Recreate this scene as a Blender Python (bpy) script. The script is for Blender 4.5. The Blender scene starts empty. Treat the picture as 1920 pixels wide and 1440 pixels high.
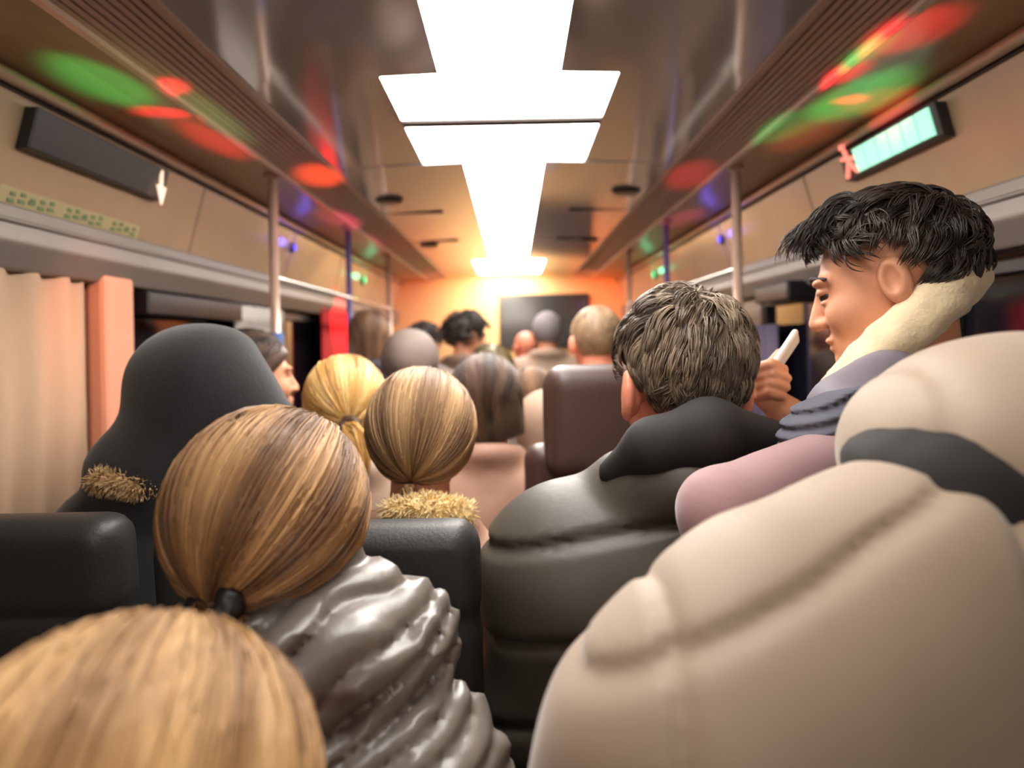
import bpy, math, random
import numpy as np
from mathutils import Vector

random.seed(3)
rng = np.random.default_rng(11)
C = bpy.context.scene.collection
S = bpy.context.scene
PI = math.pi

# ------------------------------------------------------------------ camera, world, exposure
EYE = 1.45                      # camera height above the bus floor
FPX = 1400.0                    # focal length for a 1920 px wide frame
cam = bpy.data.cameras.new('camera')
cam.sensor_fit = 'HORIZONTAL'
cam.sensor_width = 36.0
cam.lens = FPX / 1920 * 36
cam.shift_x = -2 / 1920
cam.shift_y = -80 / 1920
cam.clip_start = 0.02
cam.dof.use_dof = True
cam.dof.focus_distance = 0.95
cam.dof.aperture_fstop = 2.8
cam_o = bpy.data.objects.new('camera', cam)
cam_o.location = (0, 0, EYE)
ROLL = math.radians(1.1)         # the phone is held slightly tilted
cam_o.rotation_euler = (PI / 2, ROLL, 0)
C.objects.link(cam_o)
S.camera = cam_o
S.view_settings.view_transform = 'Standard'
S.view_settings.look = 'None'
S.view_settings.gamma = 1
S.view_settings.use_curve_mapping = False
S.view_settings.exposure = 0.0

w = bpy.data.worlds.new('night')
S.world = w
w.use_nodes = True
w.node_tree.nodes['Background'].inputs[0].default_value = (1.0, 0.74, 0.55, 1)
w.node_tree.nodes['Background'].inputs[1].default_value = 0.02

PANEL = 17.0                     # strength of the lit ceiling panels


def lamp(kind, name, loc, color, energy, target=None, size=0.05, angle=20, blend=0.3, sy=None):
    l = bpy.data.lights.new(name, kind)
    l.color = color
    l.energy = energy
    if kind == 'SPOT':
        l.spot_size = math.radians(angle)
        l.spot_blend = blend
        l.shadow_soft_size = size
    elif kind == 'AREA':
        l.shape = 'RECTANGLE'
        l.size = size
        l.size_y = sy or size
    else:
        l.shadow_soft_size = size
    o = bpy.data.objects.new(name, l)
    o.location = loc
    if target is not None:
        d = Vector(target) - Vector(loc)
        o.rotation_euler = d.to_track_quat('-Z', 'Y').to_euler()
    C.objects.link(o)
    return o


def at(px, py, d):
    """photo pixel at depth d metres -> world point"""
    dx, dy = px - 962, py - 640
    ux = dx * math.cos(ROLL) - dy * math.sin(ROLL)
    uy = dx * math.sin(ROLL) + dy * math.cos(ROLL)
    return np.array([ux * d / FPX, d, EYE - uy * d / FPX])


# party lights of the bus: coloured beams thrown on the coves, warm rear lamps, and an added fill
GREEN = (0.05, 1.0, 0.22)
RED = (1.0, 0.025, 0.05)
PINK = (1.0, 0.08, 0.25)
ORANGE = (1.0, 0.25, 0.04)
BLUE = (0.15, 0.12, 1.0)


def beam(px, py, color, energy, along, across, h=0.592, blend=0.8):
    """a coloured party beam thrown from the aisle on the cove or vent beside it; patch size in metres"""
    dx, dy = px - 962, py - 640
    d = -h * FPX / (dx * math.sin(ROLL) + dy * math.cos(ROLL))
    tgt = at(px, py, d)
    src = (tgt[0] * 0.30, d, EYE + 0.22)
    dist = math.dist(src, tgt)
    o = lamp('SPOT', 'party_beam', src, color, energy * 1.15, tgt, 0.012, math.degrees(2 * math.atan(across / 2 / dist)), blend)
    o.scale = (along / across, 1, 1)


BEAMS = [
    # photo x, y, colour, watts, length along the bus, width
    (205, 160, GREEN, 44, 0.42, 0.10), (310, 213, RED, 95, 0.12, 0.085), (325, 162, RED, 60, 0.13, 0.05),
    (405, 266, RED, 52, 0.55, 0.07), (300, 180, (0.5, 0.6, 0.2), 6, 1.2, 0.16), (420, 226, (0.3, 0.8, 0.3), 7, 0.6, 0.05),
    (610, 337, (1.0, 0.09, 0.02), 46, 0.42, 0.13), (640, 412, PINK, 22, 0.7, 0.12), (690, 450, PINK, 10, 0.8, 0.10),
    (1628, 95, GREEN, 40, 0.26, 0.035), (1588, 136, RED, 70, 0.20, 0.05), (1600, 186, GREEN, 44, 0.50, 0.12),
    (1590, 190, RED, 120, 0.09, 0.05), (1700, 62, RED, 50, 0.30, 0.10), (1690, 190, RED, 22, 0.30, 0.22),
    (1500, 256, (1.0, 0.2, 0.05), 14, 0.5, 0.10), (1480, 235, GREEN, 16, 0.5, 0.10), (1285, 335, RED, 12, 0.6, 0.14), (1275, 412, PINK, 20, 0.7, 0.10),
]
for bm in BEAMS:
    beam(*bm)
lamp('SPOT', 'rear_red_left', (-0.3, 6.2, 1.75), (1.0, 0.25, 0.18), 32.0, (-1.0, 7.0, 1.9), 0.03, 75, 1.0)
lamp('SPOT', 'rear_red_right', (0.4, 6.2, 1.75), (1.0, 0.22, 0.06), 48.0, (1.0, 7.0, 1.85), 0.03, 75, 1.0)
lamp('SPOT', 'rear_warm', (-0.1, 6.2, 2.0), (1.0, 0.72, 0.35), 70.0, (-0.1, 7.05, 1.85), 0.03, 95, 1.0)
lamp('AREA', 'rear_fill', (0.0, -1.3, 1.98), (1.0, 0.90, 0.80), 13, (0.0, 0.6, 1.2), 0.9, sy=0.35)  # added fill behind the camera, lifts the dark foreground
lamp('SPOT', 'window_red', (-0.75, 4.5, 1.9), (1.0, 0.03, 0.04), 70.0, (-1.1, 4.65, 1.6), 0.02, 50, 0.6)
lamp('SPOT', 'pillar_peach', (-0.75, 1.7, 1.8), (1.0, 0.30, 0.16), 7, (-1.1, 2.0, 1.45), 0.03, 70, 1.0)

# ------------------------------------------------------------------ materials
MATS = {}


def srgb(r, g, b):
    f = lambda c: (c / 255 / 12.92) if c / 255 <= 0.04045 else ((c / 255 + 0.055) / 1.055) ** 2.4
    return (f(r), f(g), f(b), 1)


def mat(name, col, rough=0.6, metal=0.0, bump=0.0, scale=60.0, var=0.0, emit=None, estr=0.0, spec=0.5, sheen=0.0,
        coat=0.0, stretch=None):
    m = bpy.data.materials.new(name)
    m.use_nodes = True
    nt = m.node_tree
    b = nt.nodes['Principled BSDF']
    b.inputs['Base Color'].default_value = col
    b.inputs['Roughness'].default_value = rough
    b.inputs['Metallic'].default_value = metal
    b.inputs['Specular IOR Level'].default_value = spec
    b.inputs['Sheen Weight'].default_value = sheen
    b.inputs['Coat Weight'].default_value = coat
    if emit is not None:
        b.inputs['Emission Color'].default_value = emit
        b.inputs['Emission Strength'].default_value = estr
    if bump or var:
        tc = nt.nodes.new('ShaderNodeTexCoord')
        mp = nt.nodes.new('ShaderNodeMapping')
        if stretch:
            mp.inputs['Scale'].default_value = stretch
        no = nt.nodes.new('ShaderNodeTexNoise')
        no.inputs['Scale'].default_value = scale
        no.inputs['Detail'].default_value = 4
        nt.links.new(tc.outputs['Object'], mp.inputs['Vector'])
        nt.links.new(mp.outputs['Vector'], no.inputs['Vector'])
        if bump:
            bp = nt.nodes.new('ShaderNodeBump')
            bp.inputs['Strength'].default_value = bump
            bp.inputs['Distance'].default_value = 0.004
            nt.links.new(no.outputs['Fac'], bp.inputs['Height'])
            nt.links.new(bp.outputs['Normal'], b.inputs['Normal'])
        if var:
            cr = nt.nodes.new('ShaderNodeValToRGB')
            cr.color_ramp.elements[0].position = 0.3
            cr.color_ramp.elements[1].position = 0.7
            cr.color_ramp.elements[0].color = tuple(c * (1 - var) for c in col[:3]) + (1,)
            cr.color_ramp.elements[1].color = tuple(min(1, c * (1 + var)) for c in col[:3]) + (1,)
            nt.links.new(no.outputs['Fac'], cr.inputs['Fac'])
            nt.links.new(cr.outputs['Color'], b.inputs['Base Color'])
    return m


def hair_mat(name, dark, light, rough=0.42, mid=None):
    m = mat(name, light, rough, spec=0.45)
    nt = m.node_tree
    b = nt.nodes['Principled BSDF']
    a = nt.nodes.new('ShaderNodeAttribute')
    a.attribute_name = 'shade'
    cr = nt.nodes.new('ShaderNodeValToRGB')
    cr.color_ramp.elements[0].color = dark
    cr.color_ramp.elements[1].color = light
    if mid:
        e = cr.color_ramp.elements.new(0.5)
        e.color = mid
    nt.links.new(a.outputs['Fac'], cr.inputs['Fac'])
    nt.links.new(cr.outputs['Color'], b.inputs['Base Color'])
    return m


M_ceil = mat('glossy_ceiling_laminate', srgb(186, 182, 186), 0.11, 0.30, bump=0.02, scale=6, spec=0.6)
M_diff = mat('light_diffuser', (0.9, 0.9, 0.9, 1), 0.4, emit=(1.0, 0.95, 0.89, 1), estr=PANEL)
M_grille = mat('grille_plastic', srgb(176, 150, 134), 0.45)
M_groove = mat('grille_groove', srgb(62, 50, 44), 0.6)
M_cove = mat('cove_laminate', srgb(170, 140, 112), 0.35, var=0.06, scale=4)
M_side = mat('side_panel_laminate', srgb(178, 150, 120), 0.22, var=0.08, scale=3, spec=0.5)
M_trim = mat('brushed_trim', srgb(206, 180, 160), 0.32, 0.3)
M_darkline = mat('rubber_seal', srgb(48, 38, 33), 0.6)
M_trough = mat('grey_trough', srgb(128, 118, 110), 0.4, 0.2)
M_lower = mat('lower_wall', srgb(150, 130, 112), 0.5)
M_back = mat('back_wall_laminate', srgb(214, 170, 120), 0.4)
M_glass = mat('night_glass', (0.006, 0.006, 0.010, 1), 0.06, spec=0.6)
M_blackpl = mat('black_plastic', srgb(26, 23, 26), 0.35)
M_steel = mat('painted_pole', srgb(196, 168, 150), 0.28, 0.35)
M_bluepole = mat('violet_pole', srgb(120, 110, 160), 0.3, 0.3)
M_chrome = mat('chrome_bar', srgb(215, 210, 200), 0.18, 0.8)
M_bluewrap = mat('blue_wrap', srgb(40, 90, 150), 0.6)
M_seat = mat('black_seat_vinyl', srgb(44, 43, 42), 0.48, bump=0.15, scale=220)
M_brownseat = mat('brown_leather', srgb(74, 52, 46), 0.42, bump=0.15, scale=160)
M_floor = mat('bus_floor', srgb(60, 54, 50), 0.6, bump=0.1, scale=90)
M_curt_red = mat('red_curtain', srgb(200, 40, 40), 0.8, bump=0.3, scale=14, stretch=(1, 1, 0.1))
M_curt_grey = mat('grey_curtain', srgb(222, 216, 208), 0.8)
M_peach = mat('peach_pillar', srgb(226, 160, 128), 0.6)
M_white = mat('white_sticker', srgb(235, 225, 210), 0.5)
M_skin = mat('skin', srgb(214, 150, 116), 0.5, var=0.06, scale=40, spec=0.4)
M_skin_red = mat('ruddy_lit_skin', srgb(224, 140, 112), 0.5, var=0.08, scale=30, spec=0.4)  # redder skin, also carries the orange light painted on one neck
M_trous = mat('dark_trousers', srgb(42, 42, 48), 0.8)

# ------------------------------------------------------------------ object helpers


def link(name, me, m=None, parent=None, loc=(0, 0, 0)):
    o = bpy.data.objects.new(name, me)
    C.objects.link(o)
    if m is not None:
        for mm in (m if isinstance(m, (list, tuple)) else [m]):
            me.materials.append(mm)
    if parent is not None:
        o.parent = parent
    o.location = loc
    return o


def tag(o, label=None, cat=None, group=None, kind=None):
    if label:
        o['label'] = label
    if cat:
        o['category'] = cat
    if group:
        o['group'] = group
    if kind:
        o['kind'] = kind
    return o


def empty(name, loc, label, cat, group=None):
    o = bpy.data.objects.new(name, None)
    o.location = loc
    o.empty_display_size = 0.1
    C.objects.link(o)
    return tag(o, label, cat, group)


class MB:
    """collects faces of one mesh"""

    def __init__(self):
        self.v = []
        self.f = []
        self.mi = []

    def add(self, vs, fs, mi=0):
        n = len(self.v)
        self.v += [tuple(map(float, p)) for p in vs]
        self.f += [tuple(i + n for i in f) for f in fs]
        self.mi += [mi] * len(fs)

    def box(self, x0, x1, y0, y1, z0, z1, mi=0):
        vs = [(x, y, z) for x in (x0, x1) for y in (y0, y1) for z in (z0, z1)]
        self.add(vs, [(0, 1, 3, 2), (4, 6, 7, 5), (0, 4, 5, 1), (2, 3, 7, 6), (0, 2, 6, 4), (1, 5, 7, 3)], mi)

    def prism(self, prof, y0, y1, mi=0, cap=True):
        """profile in (x,z) extruded along y"""
        n = len(prof)
        vs = [(x, y0, z) for x, z in prof] + [(x, y1, z) for x, z in prof]
        fs = [(i, (i + 1) % n, n + (i + 1) % n, n + i) for i in range(n)]
        if cap:
            fs += [tuple(range(n - 1, -1, -1)), tuple(range(n, 2 * n))]
        self.add(vs, fs, mi)

    def tube(self, pts, r, n=14, mi=0, cap=True):
        pts = [np.array(p, float) for p in pts]
        rr = r if isinstance(r, (list, tuple)) else [r] * len(pts)
        vs, fs = [], []
        for i, p in enumerate(pts):
            t = pts[min(i + 1, len(pts) - 1)] - pts[max(i - 1, 0)]
            t = t / np.linalg.norm(t)
            a = np.array([0, 0, 1.0]) if abs(t[2]) < 0.9 else np.array([1.0, 0, 0])
            u = np.cross(t, a)
            u /= np.linalg.norm(u)
            v = np.cross(t, u)
            for k in range(n):
                an = 2 * PI * k / n
                vs.append(p + rr[i] * (math.cos(an) * u + math.sin(an) * v))
        for i in range(len(pts) - 1):
            for k in range(n):
                fs.append((i * n + k, i * n + (k + 1) % n, (i + 1) * n + (k + 1) % n, (i + 1) * n + k))
        if cap:
            fs.append(tuple(range(n - 1, -1, -1)))
            fs.append(tuple((len(pts) - 1) * n + k for k in range(n)))
        self.add(vs, fs, mi)

    def build(self, name, m, parent=None, loc=(0, 0, 0), smooth=False, bevel=0.0, seg=2):
        me = bpy.data.meshes.new(name)
        L = np.array(loc)
        me.from_pydata([tuple(np.array(p) - L) for p in self.v], [], self.f)
        me.polygons.foreach_set('material_index', self.mi)
        if smooth:
            me.polygons.foreach_set('use_smooth', [True] * len(self.f))
        o = link(name, me, m, parent, loc if parent is None else (0, 0, 0))
        if bevel:
            b = o.modifiers.new('bevel', 'BEVEL')
            b.width = bevel
            b.segments = seg
            b.limit_method = 'ANGLE'
        return o


# ------------------------------------------------------------------ distance-field sculpting
f32 = np.float32


def ell(p, c, r, R=None):
    q = p - np.array(c, f32)
    if R is not None:
        q = q @ np.array(R, f32)
    r = np.array(r, f32)
    k0 = np.sqrt(((q / r) ** 2).sum(-1))
    k1 = np.sqrt(((q / (r * r)) ** 2).sum(-1))
    return k0 * (k0 - 1) / np.maximum(k1, 1e-6)


def rc(p, a, b, ra, rb):
    a = np.array(a, f32)
    b = np.array(b, f32)
    ba = b - a
    t = np.clip(((p - a) @ ba) / max(float(ba @ ba), 1e-9), 0, 1)
    return np.sqrt((((p - a) - t[..., None] * ba) ** 2).sum(-1)) - (ra + (rb - ra) * t)


def torus(p, c, R, rx, ry, t):
    q = (p - np.array(c, f32)) @ np.array(R, f32)
    k = np.sqrt((q[..., 0] / rx) ** 2 + (q[..., 1] / ry) ** 2)
    d = (k - 1) * min(rx, ry)
    return np.sqrt(d * d + q[..., 2] ** 2) - t


def smin(a, b, k):
    h = np.clip(0.5 + 0.5 * (b - a) / k, 0, 1)
    return b + (a - b) * h - k * h * (1 - h)


def smax(a, b, k):
    return -smin(-a, -b, k)


def noise3(p, s, seed=0):
    """value noise, about -1..1"""
    q = p * f32(s) + f32(seed * 17.31 + 100)
    i = np.floor(q).astype(np.int64)
    f = q - i
    f = f * f * (3 - 2 * f)

    def h(a, b, c):
        n = (a * 374761393 + b * 668265263 + c * 2147483647) & 0x7fffffff
        n = ((n ^ (n >> 13)) * 1274126177) & 0x7fffffff
        return ((n ^ (n >> 16)) & 0xffff).astype(f32) / 32767.5 - 1
    r = 0
    for dx in (0, 1):
        for dy in (0, 1):
            for dz in (0, 1):
                wgt = (f[..., 0] if dx else 1 - f[..., 0]) * (f[..., 1] if dy else 1 - f[..., 1]) * (f[..., 2] if dz else 1 - f[..., 2])
                r = r + wgt * h(i[..., 0] + dx, i[..., 1] + dy, i[..., 2] + dz)
    return r


def axis(lo, hi, h, fine=()):
    """grid coordinates with finer steps inside some intervals"""
    x = [lo]
    while x[-1] < hi:
        step = h
        for a, b, s in fine:
            if a - 0.01 <= x[-1] <= b + 0.01:
                step = min(step, s)
        x.append(x[-1] + step)
    return np.array(x, f32)


def nets(fn, ax):
    g = np.stack(np.meshgrid(*ax, indexing='ij'), -1)
    sh = g.shape[:3]
    V = np.empty(sh, f32)
    for i in range(0, sh[0], 24):
        V[i:i + 24] = fn(g[i:i + 24].reshape(-1, 3)).reshape(g[i:i + 24].shape[:3])
    V[V == 0] = 1e-9
    cs = tuple(n - 1 for n in sh)
    acc = np.zeros(cs + (3,), f32)
    cnt = np.zeros(cs, f32)
    inside = V < 0
    edges = []
    for a in range(3):
        s0 = [slice(None)] * 3
        s1 = [slice(None)] * 3
        s0[a] = slice(0, -1)
        s1[a] = slice(1, None)
        s0, s1 = tuple(s0), tuple(s1)
        cr = inside[s0] != inside[s1]
        edges.append((cr, inside[s0]))
        t = np.where(cr, V[s0] / np.where(cr, V[s0] - V[s1], 1), 0)
        P = g[s0].copy()
        P[..., a] += t * (g[s1][..., a] - g[s0][..., a])
        P *= cr[..., None]
        o1, o2 = [k for k in range(3) if k != a]
        for d1 in (0, 1):
            for d2 in (0, 1):
                sl = [slice(None)] * 3
                sl[o1] = slice(d1, d1 + cs[o1])
                sl[o2] = slice(d2, d2 + cs[o2])
                sl = tuple(sl)
                acc += P[sl]
                cnt += cr[sl]
    act = cnt > 0
    idx = np.full(cs, -1, np.int64)
    idx[act] = np.arange(int(act.sum()))
    verts = acc[act] / cnt[act][:, None]
    faces = []
    for a in range(3):
        cr, ins = edges[a]
        o1, o2 = (a + 1) % 3, (a + 2) % 3
        ii = np.argwhere(cr)
        ok = (ii[:, o1] > 0) & (ii[:, o1] < sh[o1] - 1) & (ii[:, o2] > 0) & (ii[:, o2] < sh[o2] - 1)
        ii = ii[ok]
        if not len(ii):
            continue
        flip = ins[tuple(ii.T)]
        e1 = np.zeros(3, int)
        e1[o1] = 1
        e2 = np.zeros(3, int)
        e2[o2] = 1
        q = np.stack([idx[tuple((ii - e1 - e2).T)], idx[tuple((ii - e2).T)], idx[tuple(ii.T)], idx[tuple((ii - e1).T)]], 1)
        q[~flip] = q[~flip][:, ::-1]
        faces.append(q)
    return verts, np.concatenate(faces)


def quad_mesh(name, verts, faces):
    me = bpy.data.meshes.new(name)
    n, m = len(verts), len(faces)
    k = faces.shape[1]
    me.vertices.add(n)
    me.vertices.foreach_set('co', np.ascontiguousarray(verts, f32).ravel())
    me.loops.add(m * k)
    me.loops.foreach_set('vertex_index', faces.astype(np.int32).ravel())
    me.polygons.add(m)
    me.polygons.foreach_set('loop_start', np.arange(0, m * k, k, dtype=np.int32))
    me.polygons.foreach_set('use_smooth', np.ones(m, bool))
    me.update(calc_edges=True)
    me.validate()
    return me


def sculpt(name, fn, lo, hi, h, m, parent=None, base=(0, 0, 0), fine=((), (), ()), slot=None):
    ax = [axis(lo[i], hi[i], h, fine[i]) for i in range(3)]
    v, f = nets(fn, ax)
    me = quad_mesh(name, v - np.array(base, f32), f)
    if slot is not None:
        cz = v[f].mean(1)
        me.polygons.foreach_set('material_index', slot(cz).astype(np.int32))
    return link(name, me, m, parent, base if parent is None else (0, 0, 0))


def rot(yaw=0, pitch=0, roll=0):
    y, p, r = (math.radians(a) for a in (yaw, pitch, roll))
    Rz = np.array([[math.cos(y), -math.sin(y), 0], [math.sin(y), math.cos(y), 0], [0, 0, 1]])
    Rx = np.array([[1, 0, 0], [0, math.cos(p), -math.sin(p)], [0, math.sin(p), math.cos(p)]])
    Ry = np.array([[math.cos(r), 0, math.sin(r)], [0, 1, 0], [-math.sin(r), 0, math.cos(r)]])
    return Rz @ Rx @ Ry


# ------------------------------------------------------------------ hair
CR = np.array([0, -0.012, 0.030])
RR = np.array([0.080, 0.102, 0.090])


def strands(paths, r0, shade):
    """paths (S,K,3) world, r0 (S,) -> verts, quads, shade"""
    S_, K = paths.shape[:2]
    t = np.gradient(paths, axis=1)
    t /= np.linalg.norm(t, axis=2, keepdims=True) + 1e-9
    ref = np.array([0.31, 0.87, 0.38])
    u = np.cross(t, ref)
    u /= np.linalg.norm(u, axis=2, keepdims=True) + 1e-9
    v = np.cross(t, u)
    prof = np.interp(np.linspace(0, 1, K), [0, .1, .75, 1], [0.7, 1, 0.9, 0.15])
    rad = r0[:, None] * prof[None]
    vs = []
    for k in range(3):
        a = 2 * PI * k / 3
        vs.append(paths + rad[..., None] * (math.cos(a) * u + math.sin(a) * v))
    vs = np.stack(vs, 2)                        # S,K,3,3
    base = np.arange(S_)[:, None, None] * (K * 3)
    j = np.arange(K - 1)[None, :, None] * 3
    k = np.arange(3)[None, None]
    k2 = (k + 1) % 3
    q = np.stack([base + j + k, base + j + k2, base + j + 3 + k2, base + j + 3 + k], -1).reshape(-1, 4)
    return vs.reshape(-1, 3), q, np.repeat(shade, K * 3)


def dirs(n):
    d = rng.normal(size=(n, 3))
    return d / np.linalg.norm(d, axis=1, keepdims=True)


def unit(v):
    v = np.array(v, float)
    return v / np.linalg.norm(v, axis=-1, keepdims=True)


def slerp(a, b, s):
    """a (S,3), b (3,) or (S,3), s (S,K) -> (S,K,3)"""
    b = np.broadcast_to(b, a.shape)
    om = np.arccos(np.clip((a * b).sum(1), -0.9999, 0.9999))[:, None]
    so = np.sin(om)
    return (np.sin((1 - s) * om) / so)[..., None] * a[:, None] + (np.sin(s * om) / so)[..., None] * b[:, None]


def hairline(q):
    """local head points: <0 where hair grows"""
    return q[..., 1] * 0.8 - q[..., 2] * 0.9 - 0.018


def earhole(q):
    m = np.stack([np.abs(q[..., 0]) - 0.085, q[..., 1] + 0.004, (q[..., 2] + 0.004) * 0.75], -1)
    return 0.036 - np.sqrt((m ** 2).sum(-1))


def cap_sdf(p, H, R, s, t, style, zlow=-0.075, hl=0.0, er=0.0):
    q = (p - np.array(H, f32)) @ np.array(R, f32) / f32(s)
    d = ell(q, CR, RR + t)
    d = smax(d, hairline(q) + hl, 0.012)
    if style == 'short':
        d = smax(d, earhole(q) + er, 0.008)
    d = smax(d, zlow - q[..., 2], 0.012)
    if style in ('bob', 'long'):
        zl = zlow if style == 'bob' else -0.22
        e = ell(q, (0, -0.03, -0.04), (0.080 + t, 0.080 + t, 0.13 if style == 'bob' else 0.24))
        e = smax(smax(e, q[..., 1] - 0.02, 0.015), q[..., 2] - 0.03, 0.03)
        e = smax(e, zl - 0.055 - q[..., 2], 0.02)
        d = smin(smax(ell(q, CR, RR + t), hairline(q), 0.012), e, 0.02)
    return d * s


def Hc(px, py, d, s=1.0, R=None):
    """head origin when the middle of the hair is seen at a photo pixel"""
    return at(px, py, d) - (np.eye(3) if R is None else R) @ CR * s


def make_hair(parent, base, H, R, s, style, m, n=900, wid=0.0014, t=0.012, tie=None, tail=None, tail_n=250, h=0.006,
              whorl=(0.1, -0.55, 0.85), length=0.05, lift=0.012, zlow=-0.075, wave=0.0, tail_r=0.022, messy=0.25, hl=0.0, er=0.0, name='hair'):
    H = np.array(H, float)
    lo = H - 0.2 * s
    hi = H + 0.2 * s
    if style in ('long',):
        lo[2] -= 0.12
    ax = [axis(lo[i], hi[i], h) for i in range(3)]
    v, f = nets(lambda p: cap_sdf(p, H, R, s, t - 0.003, style, zlow, hl, er), ax)
    V, F, A = [v], [f], [np.full(len(v), 0.35)]
    nv = len(v)

    def push(paths, r, sh):
        nonlocal nv
        a, b, c = strands(paths, r, sh)
        V.append(a)
        F.append(b + nv)
        A.append(c)
        nv += len(a)

    rad = RR + t
    K = 12
    u = np.linspace(0, 1, K)[None]
    if style == 'ponytail':
        td = unit(tie)
        d = dirs(n * 2)
        q = CR + d * rad
        d = d[(hairline(q) < 0.004) & (d[:, 2] > -0.75)][:n]
        ss = np.linspace(0, 0.985, K)[None] * np.ones((len(d), 1))
        p = slerp(d, td, ss)
        jit = 1 + rng.normal(0, 0.010, (len(d), 1, 1)) + 0.012 * np.sin(u * 5 + rng.uniform(0, 6, (len(d), 1)))[..., None] * 0.5
        side = np.cross(d, td)
        band = 0.5 + 0.32 * np.sin(np.arctan2(side[:, 0], side[:, 2]) * 9 + 1.0) + rng.normal(0, 0.16, len(d))
        pos = CR + p * rad * jit
        push((pos * s) @ R.T + H, rng.uniform(0.6, 1.3, len(d)) * wid, np.clip(band, 0, 1))
    elif style == 'short':
        d = dirs(n * 3)
        q = CR + d * rad
        d = d[(hairline(q) + hl < -0.002) & (q[:, 2] > zlow + 0.01) & (earhole(q) + er < -0.004)][:n]
        wd = unit(whorl)
        nc = max(30, n // 14)
        cl = d[rng.integers(0, len(d), nc)]
        ci = np.argmax(d @ cl.T, 1)
        tg = d - wd * (d @ wd)[:, None] + np.array([0, 0, -0.35])
        tg = tg + rng.normal(0, messy, (nc, 3))[ci] + rng.normal(0, 0.06, d.shape)
        tg = tg - d * (tg * d).sum(1, keepdims=True)
        tg = unit(tg)
        ln = length / 0.09 * rng.uniform(0.7, 1.2, (len(d), 1, 1))
        p = unit(d[:, None] + tg[:, None] * u[..., None] * ln)
        lf = 1 + (lift / 0.09) * (np.sin(u * 2.6)[..., None]) * rng.uniform(0.4, 1.3, nc)[ci][:, None, None]
        tip = p[np.arange(len(d)), -1]
        ct = unit(cl + 0.0001)
        pos = CR + p * (rad - 0.004) * lf
        cen = np.stack([pos[ci == k].mean(0) if (ci == k).any() else pos[0] for k in range(nc)])
        pos = pos + (cen[ci] - pos) * (0.55 * u[..., None] ** 1.5)
        sh = np.clip(0.5 + rng.normal(0, 0.22, nc)[ci] + rng.normal(0, 0.12, len(d)), 0, 1)
        push((pos * s) @ R.T + H, rng.uniform(0.6, 1.3, len(d)) * wid, sh)
    else:
        d = dirs(n * 3)
        q = CR + d * rad
        d = d[(d[:, 2] > -0.15) & (hairline(q) < 0.01)][:n]
        pole = unit([0.0, 0.72, 0.70])
        tg = d - pole * (d @ pole)[:, None]
        tg = unit(tg)
        th = np.linspace(0, PI, 90)
        td_ = np.arccos(np.clip(d @ pole, -1, 1))
        zz = np.cos(th)[None] * pole[2] + np.sin(th)[None] * tg[:, 2:3]
        okz = (zz < -0.14) & (th[None] > td_[:, None])
        have = okz.any(1)
        d, tg, okz = d[have], tg[have], okz[have]
        te = th[np.argmax(okz, 1)]
        eq = np.cos(te)[:, None] * pole + np.sin(te)[:, None] * tg
        ok2 = (eq[:, 1] < 0.25)
        d, eq = d[ok2], eq[ok2]
        az = np.arctan2(eq[:, 0], -eq[:, 1])
        K2 = 7
        p1 = slerp(d, eq, np.linspace(0, 1, K2)[None] * np.ones((len(d), 1)))
        pos1 = CR + p1 * rad
        last = pos1[:, -1]
        L = (zlow - 0.05 - last[:, 2]) if style == 'bob' else np.full(len(d), -0.19)
        L = L * rng.uniform(0.85, 1.05, len(d))
        uu = np.linspace(0, 1, K - K2 + 1)[1:]
        drop = last[:, None] + np.stack([-0.12 * last[:, 0:1] * uu, -0.1 * last[:, 1:2] * uu, L[:, None] * uu], -1)
        pos = np.concatenate([pos1, drop], 1)
        ph = rng.uniform(0, 6, (len(d), 1))
        jit = 1 + rng.normal(0, 0.012, (len(d), 1, 1))
        pos = CR + (pos - CR) * jit
        if wave:
            pos[..., 0] += wave * np.sin(u * 9 + az[:, None] * 3 + ph * 0.15) * u
            pos[..., 1] += wave * np.cos(u * 8 + az[:, None] * 3 + ph * 0.15) * u
        keep = (hairline(pos) < 0.03).all(1) | (np.abs(az) < 2.0)
        pos = pos[keep]
        az = az[keep]
        sh = np.clip(0.5 + 0.28 * np.sin(az * 11 + 2) + rng.normal(0, 0.18, len(az)), 0, 1)
        push((pos * s) @ R.T + H, rng.uniform(0.6, 1.3, len(az)) * wid, sh)
    if tail is not None:                        # world polyline of a ponytail
        P = np.array(tail, float)
        tt = np.linspace(0, len(P) - 1, 14)
        cen = np.stack([np.interp(tt, np.arange(len(P)), P[:, i]) for i in range(3)], 1)
        cen[1:-1] = (cen[:-2] + cen[1:-1] * 2 + cen[2:]) / 4
        off = rng.normal(size=(tail_n, 3))
        off = off / np.linalg.norm(off, axis=1, keepdims=True) * rng.uniform(0.2, 1, (tail_n, 1))
        sp = np.interp(np.linspace(0, 1, 14), [0, .12, .5, 1], [0.45, 0.8, 1.0, 0.4])[None, :, None]
        pos = cen[None] + off[:, None] * sp * tail_r + 0.004 * np.sin(np.linspace(0, 7, 14)[None, :, None] + off[:, None] * 4)
        push(pos, rng.uniform(0.8, 1.6, tail_n) * wid, np.clip(0.4 + rng.normal(0, 0.2, tail_n), 0, 1))
    V = np.concatenate(V)
    F = np.concatenate(F)
    A = np.concatenate(A)
    me = quad_mesh(name, V - np.array(base), F)
    at_ = me.attributes.new('shade', 'FLOAT', 'POINT')
    if len(A) == len(me.vertices):
        at_.data.foreach_set('value', A.astype(f32))
    return link(name, me, m, parent)


# ------------------------------------------------------------------ people


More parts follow.
